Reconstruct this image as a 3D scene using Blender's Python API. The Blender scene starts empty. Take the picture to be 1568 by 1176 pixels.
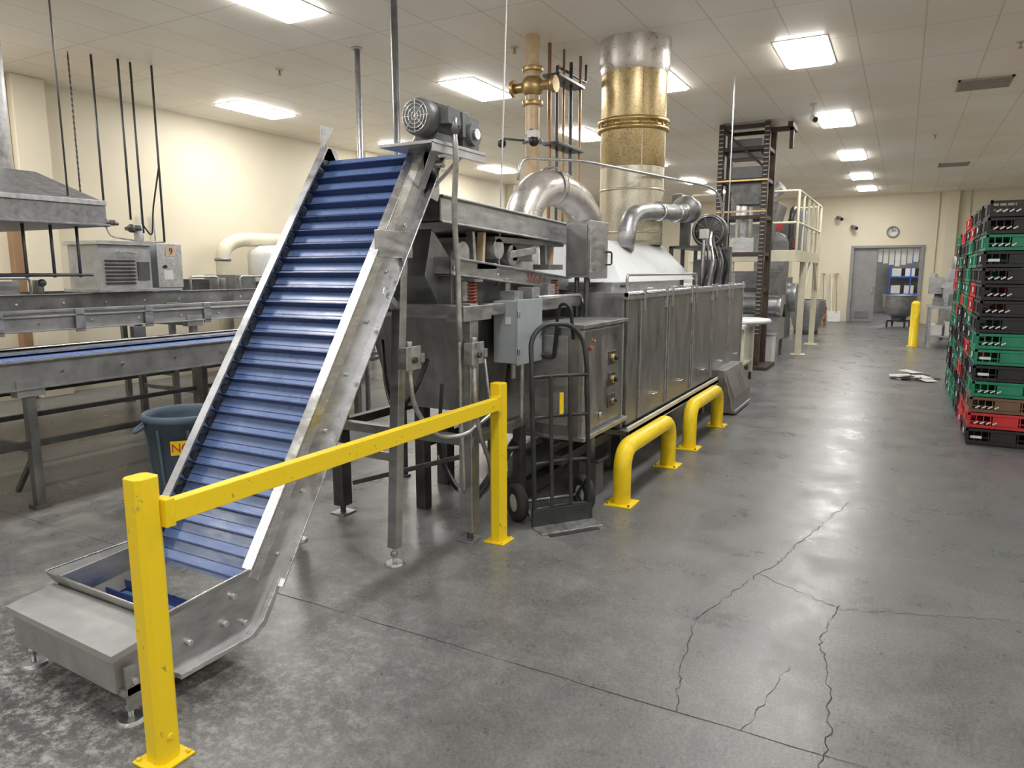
import bpy, bmesh, math, random
from mathutils import Vector, Matrix
random.seed(7)
SC=bpy.context.scene; COL=SC.collection
R=math.radians
# ------------------------------------------------------------------ materials
MATS={}
def newmat(name):
    m=bpy.data.materials.new(name); m.use_nodes=True
    nt=m.node_tree; b=nt.nodes['Principled BSDF']; MATS[name]=m
    return m,nt,b
def simple(name,col,rough=.5,metal=0.,var=.12,scale=6.,bump=0.,stretch=(1,1,1),col2=None,rvar=.1,spec=None,thr=None,detail=3):
    m,nt,b=newmat(name); N=nt.nodes; L=nt.links
    tc=N.new('ShaderNodeTexCoord'); mp=N.new('ShaderNodeMapping'); mp.inputs['Scale'].default_value=stretch
    L.new(tc.outputs['Object'],mp.inputs[0])
    n=N.new('ShaderNodeTexNoise'); n.inputs['Scale'].default_value=scale; n.inputs['Detail'].default_value=detail; n.inputs['Roughness'].default_value=.65
    L.new(mp.outputs[0],n.inputs[0])
    r=N.new('ShaderNodeValToRGB'); 
    a,c=(thr if thr else (.3,.7))
    r.color_ramp.elements[0].position=a; r.color_ramp.elements[1].position=c
    c2=col2 if col2 else tuple(max(0,x*(1-var*2)) for x in col)
    r.color_ramp.elements[0].color=(*c2,1); r.color_ramp.elements[1].color=(*col,1)
    L.new(n.outputs['Fac'],r.inputs[0]); L.new(r.outputs[0],b.inputs['Base Color'])
    mr=N.new('ShaderNodeMapRange'); mr.inputs['From Min'].default_value=.3; mr.inputs['From Max'].default_value=.7; mr.inputs['To Min'].default_value=max(.03,rough-rvar); mr.inputs['To Max'].default_value=min(1,rough+rvar)
    L.new(n.outputs['Fac'],mr.inputs[0]); L.new(mr.outputs[0],b.inputs['Roughness'])
    b.inputs['Metallic'].default_value=metal
    if spec is not None: b.inputs['Specular IOR Level'].default_value=spec
    if bump:
        bp=N.new('ShaderNodeBump'); bp.inputs['Strength'].default_value=bump; bp.inputs['Distance'].default_value=.01
        L.new(n.outputs['Fac'],bp.inputs['Height']); L.new(bp.outputs[0],b.inputs['Normal'])
    return m
simple('stainless',(.54,.55,.57),.40,.9,.2,7.,0,(1,1,3),col2=(.32,.325,.335),rvar=.09,detail=6)
simple('stainless_panel',(.44,.44,.445),.38,.92,.22,3.,.01,(2.5,2.5,.8),col2=(.22,.215,.215),rvar=.13,detail=8)
simple('polished',(.78,.79,.81),.26,.97,.1,8.,0,(1,1,3),rvar=.07)
simple('dusty_steel',(.44,.445,.45),.50,.55,.2,6.,0,col2=(.24,.24,.245),rvar=.1,detail=7)
simple('floury_steel',(.50,.50,.495),.52,.45,.2,3.,0,col2=(.27,.27,.275),rvar=.1,detail=8,thr=(.28,.72))
simple('steel_dark',(.13,.13,.135),.45,.7,.25,6.)
simple('steel_mid',(.31,.315,.32),.42,.8,.25,6.,detail=5)
simple('galv',(.58,.59,.60),.40,.85,.25,22.,.03,col2=(.36,.365,.375))
simple('hood_galv',(.36,.37,.39),.42,.8,.25,22.,.03,col2=(.2,.2,.215),detail=5)
simple('duct_gold_reflection',(.64,.52,.31),.33,.9,.2,60.,.12,col2=(.42,.32,.17))  # warm ceiling reflection painted into the upper duct colour
simple('duct_grey',(.62,.58,.48),.36,.85,.2,60.,.12,col2=(.42,.39,.31))
simple('foil',(.66,.63,.61),.33,.7,.15,9.,.25,(1,1,1),col2=(.46,.43,.41))
simple('yellow',(.88,.64,.012),.40,0,.12,14.,.02,col2=(.74,.51,.012),thr=(.25,.5))
simple('yellow_chip',(.88,.64,.012),.42,0,.12,26.,.02,col2=(.34,.27,.07),thr=(.32,.36),detail=5)
simple('blue_belt',(.115,.20,.48),.30,0,.25,5.,0,(1,4,1),col2=(.17,.26,.51),rvar=.08,spec=.8)
simple('blue_cleat',(.022,.05,.19),.35,0,.2,6.)
simple('blue_can',(.10,.145,.20),.55,0,.15,7.)
simple('black',(.015,.015,.016),.45,0,.2,9.)
simple('truck_steel',(.055,.058,.06),.4,.4,.2,9.)
simple('rubber',(.03,.03,.03),.75,0,.2,9.)
simple('grey_paint',(.34,.38,.41),.4,0,.08,5.)
simple('motor_grey',(.18,.19,.20),.45,.3,.15,9.)
simple('white_paint',(.66,.66,.645),.45,0,.08,5.)
simple('white_cover',(.62,.64,.66),.5,0,.08,3.,.05)
simple('cream_paint',(.70,.65,.50),.5,0,.08,5.)
simple('brass',(.60,.43,.19),.38,.8,.2,12.)
simple('orange_pipe',(.66,.50,.32),.45,.1,.15,8.)
simple('copper',(.38,.23,.13),.4,.7,.2,9.)
simple('rust',(.075,.052,.038),.6,.3,.3,9.)
simple('mesh_belt',(.10,.10,.10),.6,.5,.3,60.,.2)
simple('door_grey',(.31,.31,.31),.5,0,.1,4.)
simple('pilaster_shade',(.33,.20,.11),.5,0,.1,4.)
simple('red',(.62,.03,.03),.45,0,.1,7.)
simple('marking',(.36,.09,.06),.5,0,.1,7.)
simple('red_crate',(.56,.03,.036),.5,0,.15,7.)
simple('green_crate',(.016,.23,.125),.5,0,.15,7.)
simple('black_crate',(.018,.018,.021),.5,0,.2,7.)
simple('brown_crate',(.17,.10,.06),.5,0,.15,7.)
simple('white_plastic',(.66,.66,.645),.5,0,.06,7.)
simple('blue_plastic',(.03,.12,.5),.5,0,.06,7.)
simple('paper',(.64,.62,.58),.8,0,.1,7.)
simple('cardboard',(.50,.27,.13),.8,0,.15,7.)
simple('wood',(.40,.25,.12),.6,0,.2,7.,0,(1,1,8))
simple('crackmat',(.06,.057,.055),.9,0,.2,12.)
simple('wall_cream',(.74,.675,.525),.55,0,.03,1.2)
simple('vent_grey',(.35,.33,.29),.6,0,.1,7.)
m,nt,b=newmat('light_panel'); b.inputs['Emission Color'].default_value=(1,.985,.955,1); b.inputs['Emission Strength'].default_value=30.
b.inputs['Base Color'].default_value=(.9,.9,.9,1)
m,nt,b=newmat('strip'); b.inputs['Base Color'].default_value=(.75,.76,.72,1); b.inputs['Roughness'].default_value=.2
# ceiling tiles
m,nt,b=newmat('ceiling_tile'); N=nt.nodes; L=nt.links
tc=N.new('ShaderNodeTexCoord'); br=N.new('ShaderNodeTexBrick')
br.offset=0; br.inputs['Scale'].default_value=1.; br.inputs['Brick Width'].default_value=.61; br.inputs['Row Height'].default_value=1.22
br.inputs['Mortar Size'].default_value=.008; br.inputs['Mortar Smooth'].default_value=.2
br.inputs['Color1'].default_value=(.94,.90,.83,1); br.inputs['Color2'].default_value=(.90,.86,.79,1); br.inputs['Mortar'].default_value=(.70,.65,.57,1)
ns=N.new('ShaderNodeTexNoise'); ns.inputs['Scale'].default_value=.45; ns.inputs['Detail'].default_value=4
cr=N.new('ShaderNodeValToRGB'); cr.color_ramp.elements[0].position=.35; cr.color_ramp.elements[0].color=(.92,.87,.80,1); cr.color_ramp.elements[1].position=.6; cr.color_ramp.elements[1].color=(1,1,1,1)
mx=N.new('ShaderNodeMix'); mx.data_type='RGBA'; mx.blend_type='MULTIPLY'; mx.inputs[0].default_value=1
L.new(tc.outputs['Object'],br.inputs[0]); L.new(tc.outputs['Object'],ns.inputs[0]); L.new(ns.outputs['Fac'],cr.inputs[0])
L.new(br.outputs['Color'],mx.inputs[6]); L.new(cr.outputs[0],mx.inputs[7]); L.new(mx.outputs[2],b.inputs['Base Color']); b.inputs['Roughness'].default_value=.45
# floor
m,nt,b=newmat('concrete'); N=nt.nodes; L=nt.links
tc=N.new('ShaderNodeTexCoord')
def noise(sc,det,ro,stretch=None):
    n=N.new('ShaderNodeTexNoise'); n.inputs['Scale'].default_value=sc; n.inputs['Detail'].default_value=det; n.inputs['Roughness'].default_value=ro
    if stretch:
        mp=N.new('ShaderNodeMapping'); mp.inputs['Scale'].default_value=stretch; mp.inputs['Rotation'].default_value=(0,0,.5); L.new(tc.outputs['Object'],mp.inputs[0]); L.new(mp.outputs[0],n.inputs[0])
    else: L.new(tc.outputs['Object'],n.inputs[0])
    return n
def ramp(src,p0,c0,p1,c1):
    c=N.new('ShaderNodeValToRGB'); e=c.color_ramp.elements; e[0].position=p0; e[0].color=(*c0,1); e[1].position=p1; e[1].color=(*c1,1); L.new(src,c.inputs[0]); return c.outputs[0]
def mixc(fac,a,c,mode='MIX'):
    x=N.new('ShaderNodeMix'); x.data_type='RGBA'; x.blend_type=mode
    for sock,v in ((0,fac),(6,a),(7,c)):
        if hasattr(v,'links'): L.new(v,x.inputs[sock])
        else: x.inputs[sock].default_value=v
    return x.outputs[2]
n1=noise(.7,8,.72); n2=noise(70,3,.8); n3=noise(2.2,8,.78); n4=noise(16,7,.85); n5=noise(3.,7,.8,(1,.22,1))
base=ramp(n1.outputs['Fac'],.32,(.098,.099,.102),.68,(.185,.185,.185))
gr=ramp(n2.outputs['Fac'],.35,(.60,.60,.60),.62,(1.18,1.18,1.18))
c=mixc(.9,base,gr,'MULTIPLY')
wear=ramp(n3.outputs['Fac'],.48,(0,0,0),.78,(.5,.5,.5)); c=mixc(wear,c,(.30,.298,.294,1))
scuff=ramp(n5.outputs['Fac'],.56,(0,0,0),.72,(.45,.45,.45)); c=mixc(scuff,c,(.27,.268,.265,1))
dirt=ramp(n5.outputs['Fac'],.30,(.6,.6,.6),.44,(0,0,0)); c=mixc(dirt,c,(.065,.065,.067,1))
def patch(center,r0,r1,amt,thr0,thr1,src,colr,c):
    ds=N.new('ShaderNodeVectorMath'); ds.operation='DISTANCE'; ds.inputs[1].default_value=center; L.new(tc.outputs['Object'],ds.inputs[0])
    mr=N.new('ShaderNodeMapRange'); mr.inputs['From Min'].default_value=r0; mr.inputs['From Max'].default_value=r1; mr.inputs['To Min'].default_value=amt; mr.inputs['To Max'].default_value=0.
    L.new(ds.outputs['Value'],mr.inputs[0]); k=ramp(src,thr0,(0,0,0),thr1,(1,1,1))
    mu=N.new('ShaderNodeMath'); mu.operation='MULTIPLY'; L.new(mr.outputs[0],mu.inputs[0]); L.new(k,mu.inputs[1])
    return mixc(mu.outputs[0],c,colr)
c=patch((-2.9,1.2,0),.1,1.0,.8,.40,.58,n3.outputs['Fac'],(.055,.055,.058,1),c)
c=patch((-2.9,1.25,0),.3,1.7,.85,.47,.66,n4.outputs['Fac'],(.56,.557,.548,1),c)
c=patch((-2.4,3.3,0),.3,2.6,.5,.50,.74,n4.outputs['Fac'],(.44,.437,.43,1),c)
c=patch((.5,5.2,0),.5,2.6,.7,.48,.66,n3.outputs['Fac'],(.06,.06,.062,1),c)
c=patch((1.2,7.0,0),.3,2.6,.6,.46,.62,n1.outputs['Fac'],(.055,.055,.058,1),c)
c=patch((-5.0,3.4,0),.5,3.0,.6,.44,.62,n3.outputs['Fac'],(.36,.345,.31,1),c)
L.new(c,b.inputs['Base Color'])
rr=N.new('ShaderNodeMapRange'); rr.inputs['From Min'].default_value=.3; rr.inputs['From Max'].default_value=.7; rr.inputs['To Min'].default_value=.20; rr.inputs['To Max'].default_value=.46
L.new(n3.outputs['Fac'],rr.inputs[0]); L.new(rr.outputs[0],b.inputs['Roughness'])
bp=N.new('ShaderNodeBump'); bp.inputs['Strength'].default_value=.25; bp.inputs['Distance'].default_value=.002
L.new(n4.outputs['Fac'],bp.inputs['Height']); L.new(bp.outputs[0],b.inputs['Normal'])
b.inputs['Specular IOR Level'].default_value=.55

# ------------------------------------------------------------------ geometry builder
class G:
    def __init__(s): s.bm=bmesh.new(); s.mats=[]; 
    def mi(s,n):
        if n not in s.mats: s.mats.append(n)
        return s.mats.index(n)
    def face(s,vs,mi,smooth=False):
        try:
            f=s.bm.faces.new(vs); f.material_index=mi; f.smooth=smooth; return f
        except ValueError: return None
    def hexa(s,p,m):
        i=s.mi(m); v=[s.bm.verts.new(q) for q in p]
        for a in ((0,3,2,1),(4,5,6,7),(0,1,5,4),(1,2,6,5),(2,3,7,6),(3,0,4,7)): s.face([v[k] for k in a],i)
    def box(s,x0,x1,y0,y1,z0,z1,m):
        if x0>x1:x0,x1=x1,x0
        if y0>y1:y0,y1=y1,y0
        if z0>z1:z0,z1=z1,z0
        s.hexa([(x0,y0,z0),(x1,y0,z0),(x1,y1,z0),(x0,y1,z0),(x0,y0,z1),(x1,y0,z1),(x1,y1,z1),(x0,y1,z1)],m)
    def taper(s,b,zb,t,zt,m):
        s.hexa([(b[0],b[2],zb),(b[1],b[2],zb),(b[1],b[3],zb),(b[0],b[3],zb),(t[0],t[2],zt),(t[1],t[2],zt),(t[1],t[3],zt),(t[0],t[3],zt)],m)
    def bar(s,a,b,w,h,m,up=(0,0,1)):
        a=Vector(a);b=Vector(b);d=(b-a).normalized();u=Vector(up)
        if abs(d.dot(u))>.98: u=Vector((0,1,0))
        x=d.cross(u).normalized(); y=x.cross(d).normalized(); x*=w/2;y*=h/2
        s.hexa([a-x-y,a+x-y,a+x+y,a-x+y,b-x-y,b+x-y,b+x+y,b-x+y],m)
    def prismx(s,pts,x0,x1,m):
        i=s.mi(m); A=[s.bm.verts.new((x0,y,z)) for y,z in pts]; B=[s.bm.verts.new((x1,y,z)) for y,z in pts]; n=len(pts)
        s.face(A,i); s.face(B[::-1],i)
        for k in range(n): s.face([A[k],B[k],B[(k+1)%n],A[(k+1)%n]],i)
    def prismy(s,pts,y0,y1,m):
        i=s.mi(m); A=[s.bm.verts.new((x,y0,z)) for x,z in pts]; B=[s.bm.verts.new((x,y1,z)) for x,z in pts]; n=len(pts)
        s.face(A,i); s.face(B[::-1],i)
        for k in range(n): s.face([A[k],B[k],B[(k+1)%n],A[(k+1)%n]],i)
    def cyl(s,a,b,r,m,seg=16,r2=None,cap=True):
        a=Vector(a);b=Vector(b);r2=r if r2 is None else r2
        d=(b-a).normalized();u=Vector((0,0,1)) if abs(d.z)<.9 else Vector((1,0,0))
        x=d.cross(u).normalized();y=d.cross(x).normalized();i=s.mi(m)
        A=[];B=[]
        for k in range(seg):
            t=2*math.pi*k/seg; w=x*math.cos(t)+y*math.sin(t)
            A.append(s.bm.verts.new(a+w*r));B.append(s.bm.verts.new(b+w*r2))
        for k in range(seg): s.face([A[k],A[(k+1)%seg],B[(k+1)%seg],B[k]],i,True)
        if cap: s.face(A[::-1],i); s.face(B,i)
    def tube(s,pts,r,m,seg=10,fil=0.,cap=True):
        P=[Vector(p) for p in pts]
        if fil>0 and len(P)>2:
            Q=[P[0]]
            for k in range(1,len(P)-1):
                a,b,c=P[k-1],P[k],P[k+1]
                f=min(fil,(b-a).length*.49,(c-b).length*.49)
                p0=b+(a-b).normalized()*f;p1=b+(c-b).normalized()*f
                for j in range(8):
                    t=j/7; Q.append(p0*(1-t)**2+b*2*t*(1-t)+p1*t*t)
            Q.append(P[-1]);P=Q
        i=s.mi(m);rings=[];px=None
        for k,p in enumerate(P):
            d=(P[min(k+1,len(P)-1)]-P[max(k-1,0)]).normalized()
            if px is None:
                u=Vector((0,0,1)) if abs(d.z)<.9 else Vector((1,0,0)); px=d.cross(u).normalized()
            else: px=(px-d*px.dot(d)).normalized()
            py=d.cross(px)
            rings.append([s.bm.verts.new(p+(px*math.cos(2*math.pi*j/seg)+py*math.sin(2*math.pi*j/seg))*r) for j in range(seg)])
        for A,B in zip(rings,rings[1:]):
            for j in range(seg): s.face([A[j],A[(j+1)%seg],B[(j+1)%seg],B[j]],i,True)
        if cap: s.face(rings[0][::-1],i); s.face(rings[-1],i)
    def lathe(s,prof,c,m,seg=32,axis='z'):
        i=s.mi(m);rings=[];c=Vector(c)
        for r,h in prof:
            ring=[]
            for k in range(seg):
                t=2*math.pi*k/seg;a,b2=r*math.cos(t),r*math.sin(t)
                o={'z':(a,b2,h),'y':(a,h,b2),'x':(h,a,b2)}[axis]
                ring.append(s.bm.verts.new(c+Vector(o)))
            rings.append(ring)
        for A,B in zip(rings,rings[1:]):
            for j in range(seg): s.face([A[j],A[(j+1)%seg],B[(j+1)%seg],B[j]],i,True)
    def sphere(s,c,r,m,sc=(1,1,1)):
        i=s.mi(m)
        ret=bmesh.ops.create_uvsphere(s.bm,u_segments=16,v_segments=10,radius=r,matrix=Matrix.Translation(c)@Matrix.Diagonal((*sc,1)))
        for v in ret['verts']:
            for f in v.link_faces: f.material_index=i; f.smooth=True
    def done(s,name,parent=None,bevel=.004,M=None):
        bmesh.ops.recalc_face_normals(s.bm,faces=s.bm.faces)
        me=bpy.data.meshes.new(name); s.bm.to_mesh(me); s.bm.free()
        for n in s.mats: me.materials.append(MATS[n])
        o=bpy.data.objects.new(name,me); COL.objects.link(o)
        if M is not None: o.matrix_world=M
        if parent: o.parent=parent
        if bevel:
            md=o.modifiers.new('bevel','BEVEL'); md.width=bevel; md.segments=2; md.limit_method='ANGLE'; md.angle_limit=R(50)
            md.harden_normals=False
        return o
def empty(name):
    o=bpy.data.objects.new(name,None); COL.objects.link(o); o.empty_display_size=.1; return o
def text(body,loc,rot,size,mat,parent,name):
    c=bpy.data.curves.new(name,'FONT'); c.body=body; c.size=size; c.extrude=.0008; c.align_x='CENTER'; c.align_y='CENTER'
    t=bpy.data.objects.new(name+'_c',c); COL.objects.link(t)
    dg=bpy.context.evaluated_depsgraph_get(); me=bpy.data.meshes.new_from_object(t.evaluated_get(dg)); bpy.data.objects.remove(t)
    o=bpy.data.objects.new(name,me); COL.objects.link(o); me.materials.clear(); me.materials.append(MATS[mat])
    o.location=loc; o.rotation_euler=rot; o.parent=parent
    return o

XL,XR,YF,YB,ZC=-10.,5.,-6.,26.,4.05
# ------------------------------------------------------------------ room shell
g=G(); g.box(XL-.3,XR+.3,YF-.3,YB+7,-.2,0,'concrete'); g.done('floor',bevel=0)
g=G(); g.box(XL-.3,XR+.3,YF-.3,YB+.3,ZC,ZC+.15,'ceiling_tile'); g.done('ceiling',bevel=0)
g=G(); g.box(XL-.25,XL,YF,YB,0,ZC,'wall_cream'); g.done('wall_left',bevel=0)
g=G()
for y in (5.3,11.9,18.2): g.box(XL,XL+.22,y-.2,y+.2,0,ZC,'wall_cream')
g.box(XL,XL+.12,4.98,5.10,0,ZC,'pilaster_shade')  # brown strip painted in as the pilaster's shaded side
g.done('trim_1',bevel=.01)
g=G(); g.box(XR,XR+.25,YF,YB,0,ZC,'wall_cream'); g.done('wall_right',bevel=0)
g=G(); g.box(XL,XR,YF-.25,YF,0,ZC,'wall_cream'); g.done('wall_front',bevel=0)
DX0,DX1,DZ=-1.5,.42,2.38
g=G(); g.box(XL,DX0,YB,YB+.25,0,ZC,'wall_cream'); g.box(DX1,XR,YB,YB+.25,0,ZC,'wall_cream'); g.box(DX0,DX1,YB,YB+.25,DZ,ZC,'wall_cream')
g.done('wall_back',bevel=0)
g=G()
for x in (-8.2,-3.2,1.15): g.box(x-.16,x+.16,YB-.14,YB,0,ZC,'wall_cream')
g.done('trim_2',bevel=.01)
g=G(); g.box(DX0-.08,DX0+.02,YB-.05,YB+.27,0,DZ+.08,'door_grey'); g.box(DX1-.02,DX1+.08,YB-.05,YB+.27,0,DZ+.08,'door_grey'); g.box(DX0,DX1,YB-.05,YB+.27,DZ,DZ+.08,'door_grey')
g.done('trim_3',bevel=.004)
dp=empty('door_1')
g=G(); g.box(DX0+.03,-.80,YB+.06,YB+.13,.01,DZ-.02,'door_grey'); g.box(-.90,-.87,YB-.0,YB+.06,.95,1.2,'stainless'); g.box(DX0+.15,-.95,YB+.045,YB+.06,.12,.35,'steel_mid')
g.done('leaf',dp)
st=empty('strip_curtain')
g=G()
for k in range(7): 
    x=-.80+k*.17; g.prismx([(YB+.15,DZ-.02),(YB+.16,DZ-.02),(YB+.22+.03*(k%3),1.80+.14*abs(k-3)/3),(YB+.21+.03*(k%3),1.80+.14*abs(k-3)/3)],x,x+.14,'strip')
g.box(-.87,DX1-.03,YB+.14,YB+.2,DZ-.05,DZ-.005,'stainless')
g.done('strips',st,bevel=0)
g=G(); g.box(-4,4,YB+6.5,YB+6.7,0,3.6,'door_grey'); g.done('wall_far_room',bevel=0)
g=G(); g.box(-4.2,-4,YB+.25,YB+6.5,0,3.6,'white_paint'); g.box(4,4.2,YB+.25,YB+6.5,0,3.6,'white_paint'); g.done('wall_far_room_sides',bevel=0)
g=G(); g.box(-4,4,YB+.25,YB+6.7,3.6,3.7,'white_paint'); g.done('ceiling_far_room',bevel=0)
g=G()
for z in (.1,.75,1.4,2.0): g.box(-.5,.9,YB+5.2,YB+5.9,z,z+.05,'blue_plastic')
for x in (-.5,.2,.86):
    for y in (5.2,5.86): g.box(x,x+.04,YB+y,YB+y+.04,0,2.3,'blue_plastic')
for k in range(9): g.box(-.42+.45*(k%3),-.1+.45*(k%3),YB+5.25,YB+5.7,.15+.65*(k//3),.45+.65*(k//3),random.choice(['white_paint','cardboard','paper']))
g.done('storage_rack')

# ceiling troffers (lens drop and glowing sides added to brighten the tiles)
lights=[(-1.15,y) for y in (-3.2,.9,4.9,8.92,12.95,17.05,20.8,23.9)]  # lamps behind the camera are added for even light
lights+=[(-5.2,y) for y in (-3,1.4,4.9,8.55,12.2,16.0,19.7,22.9)]
lights+=[(-8.75,y) for y in (-2.5,.6,3.7,8.0,11.7,15.3,19.0)]
lights+=[(3.0,y) for y in (-3.2,.9,4.9,8.9,12.9,17)]  # unseen column, added to light the room
lights+=[(-2.95,9.3)]
for x,y in lights:
    p=empty('ceiling_light'); w,h=.255,.545
    g=G()
    for a in ((-w-.02,-w,-h,h),(w,w+.02,-h,h),(-w-.02,w+.02,-h-.02,-h),(-w-.02,w+.02,h,h+.02)): g.box(x+a[0],x+a[1],y+a[2],y+a[3],ZC-.006,ZC+.02,'white_paint')
    g.done('frame',p,bevel=.002)
    g=G(); i=g.mi('light_panel'); q=.03; e=.03
    A=[g.bm.verts.new(v) for v in ((x-w,y-h,ZC-.002),(x-w,y+h,ZC-.002),(x+w,y+h,ZC-.002),(x+w,y-h,ZC-.002))]
    B=[g.bm.verts.new(v) for v in ((x-w+q,y-h+q,ZC-e),(x-w+q,y+h-q,ZC-e),(x+w-q,y+h-q,ZC-e),(x+w-q,y-h+q,ZC-e))]
    g.face(B,i)
    for k in range(4): g.face([A[k],A[(k+1)%4],B[(k+1)%4],B[k]],i)
    o=g.done('diffuser',p,bevel=0)
p=empty('ceiling_light'); g=G(); g.box(-1,1,YB+2.4,YB+3.0,3.57,3.595,'light_panel'); g.done('diffuser',p,bevel=0)
for (x,y,w) in ((.72,11.4,.3),(.8,19.5,.3),(-6.9,21,.3)):
    g=G(); 
    g.box(x-w,x+w,y-w,y-w+.03,ZC-.02,ZC,'vent_grey'); g.box(x-w,x+w,y+w-.03,y+w,ZC-.02,ZC,'vent_grey'); g.box(x-w,x-w+.03,y-w,y+w,ZC-.02,ZC,'vent_grey'); g.box(x+w-.03,x+w,y-w,y+w,ZC-.02,ZC,'vent_grey')
    for k in range(12): g.bar((x-w,y-w+.04+k*.047,ZC-.01),(x+w,y-w+.04+k*.047,ZC-.01),.03,.004,'vent_grey',(0,.5,1))
    g.done('ceiling_vent',bevel=0)
for x,y in ((.9,9.6),(-3.9,7.2),(.3,15.2),(-6.8,6.6),(-3.2,4.6)):
    g=G(); g.cyl((x,y,ZC-.008),(x,y,ZC),.045,'white_paint',16); g.cyl((x,y,ZC-.06),(x,y,ZC-.008),.012,'brass',8); g.cyl((x,y,ZC-.065),(x,y,ZC-.06),.025,'brass',12); g.done('fire_sprinkler',bevel=0)

# floor cracks and joints
def strip(g,pts,w):
    i=g.mi('crackmat'); V=[]
    for k,p in enumerate(pts):
        a=Vector(pts[max(k-1,0)]);b=Vector(pts[min(k+1,len(pts)-1)]);d=(b-a).normalized();n=Vector((-d.y,d.x))*w/2*random.uniform(.3,1.2)
        V.append((g.bm.verts.new((p[0]+n.x,p[1]+n.y,.0012)),g.bm.verts.new((p[0]-n.x,p[1]-n.y,.0012))))
    for A,B in zip(V,V[1:]): g.face([A[0],A[1],B[1],B[0]],i)
def jag(pts,n=14,a=.02):
    out=[]
    for p,q in zip(pts,pts[1:]):
        p=Vector(p);q=Vector(q); d=(q-p); nn=Vector((-d.y,d.x)).normalized()
        for k in range(n): out.append(p+d*k/n+nn*random.uniform(-a,a))
    out.append(Vector(pts[-1])); return out
g=G()
for yy in (2.46,7.6,12.8,18): strip(g,jag([(-9.9,yy),(-5,yy),(-1,yy),(4.9,yy)],30,.004),.0045)
for xx in (-3.75,1.4): strip(g,jag([(xx,-5.9),(xx,5),(xx,25.9)],40,.004),.0045)
strip(g,jag([(-.64,2.46),(-.70,2.8),(-.76,3.2),(-.66,3.6),(-.58,3.9),(-.50,4.15),(-.46,4.4),(-.33,5.0),(-.22,5.5)],12,.012),.0045)
strip(g,jag([(-.13,2.2),(-.11,2.6),(-.15,3.0),(-.21,3.3),(-.16,3.7)],12,.012),.0045)
strip(g,jag([(-.58,3.9),(-.16,3.66),(.5,3.9),(1.4,4.0)],24,.014),.0035)
strip(g,jag([(-.39,2.46),(-.3,3.0)],16,.012),.003)
g.done('floor_cracks',bevel=0)

# ------------------------------------------------------------------ inclined cleated conveyor
DY,DZc=.552,.834
def S(s,d=0.): return (1.98+s*DY+d*DZc, .33+s*DZc-d*DY)   # d = depth below rail top
XA,XB=-3.12,-2.38
conv=empty('inclined_cleated_conveyor')
g=G()
prof=[(1.60,.08),(1.99,.08),(2.06,.12),S(.0,.175),S(2.46,.175),S(2.52,.09),S(2.46,0),S(.06,0),(1.95,.365),(1.60,.345)]
g.prismx(prof,XB-.012,XB,'stainless'); g.prismx(prof,XA,XA+.012,'stainless')
def along(g,s0,s1,d,w,x0,x1,m):
    a,b=S(s0,d),S(s1,d);c,e=S(s1,d+w),S(s0,d+w)
    g.prismx([a,b,c,e],x0,x1,m)
along(g,.05,2.46,-.006,.012,XB-.055,XB+.004,'polished'); along(g,.05,2.46,-.006,.012,XA-.004,XA+.05,'stainless')
along(g,.02,2.46,.170,.010,XB-.002,XB+.045,'polished')
along(g,.02,2.44,.0,.055,XB,XB+.004,'polished')
along(g,.02,2.46,.170,.010,XA-.03,XA+.002,'stainless')
along(g,.0,2.4,.15,.006,XA+.012,XB-.012,'steel_dark')
g.prismx([(1.62,.10),(1.96,.10),(2.03,.14),S(.06,.150),S(.06,.172),(2.05,.115),(1.975,.078),(1.62,.078)],XB,XB+.03,'polished')
for s in [x*.3+.15 for x in range(8)]:
    y,z=S(s,.11); g.cyl((XB,y,z),(XB+.012,y,z),.011,'polished',8); g.cyl((XA+.012,y,z),(XA+.022,y,z),.011,'polished',8)
for y,z in ((1.68,.2),(1.85,.2),(1.95,.16),(1.90,.30)): g.cyl((XB,y,z),(XB+.02,y,z),.013,'polished',8)
g.done('side_frames',conv,.003)
g=G()
along(g,-.02,2.42,.075,.01,XA+.02,XB-.02,'blue_belt')
g.box(XA+.02,XB-.02,1.64,1.93,.165,.175,'blue_belt')
y0,z0=S(2.42,.08); 
g.cyl((XA+.02,y0+.04,z0-.04),(XB-.02,y0+.04,z0-.04),.05,'blue_belt',20)
s=.0
while s<2.42:
    a=S(s,.075);b=S(s+.006,.075);c_=S(s+.006,.026);d=S(s,.026)
    g.prismx([a,b,c_,d],XA+.022,XB-.022,'blue_cleat')
    a=S(s+.045,.075);b=S(s+.049,.075);c_=S(s+.049,.073);d=S(s+.045,.073)
    g.prismx([a,b,c_,d],XA+.022,XB-.022,'blue_cleat'); s+=.0935
for y in (1.70,1.79,1.88): g.box(XA+.03,XB-.03,y,y+.006,.175,.225,'blue_cleat')
g.done('cleated_belt',conv,0)
g=G()
s=.046
while s<2.42:
    a=S(s-.03,.07);b=S(s+.03,.07);c_=S(s,.012); g.prismx([a,b,c_],XA+.012,XA+.02,'steel_dark'); s+=.0935
g.done('side_teeth',conv,0)
g=G()
def quad(g,pts,m,t=.004):
    v=[Vector(p) for p in pts]; n=(v[1]-v[0]).cross(v[2]-v[0]).normalized()*t
    g.hexa([v[0],v[1],v[2],v[3],v[0]+n,v[1]+n,v[2]+n,v[3]+n],m)
rim=[(-3.17,1.585,.365),(-2.375,1.58,.36),(-2.375,1.99,.385),(-3.17,1.99,.37)]
bot=[(-3.08,1.69,.17),(-2.44,1.69,.17),(-2.44,2.02,.20),(-3.08,2.02,.20)]
for k in (0,3): 
    j=(k+1)%4; quad(g,[bot[k],bot[j],rim[j],rim[k]],'dusty_steel')
quad(g,[bot[1],bot[2],rim[2],rim[1]],'dusty_steel')
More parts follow.
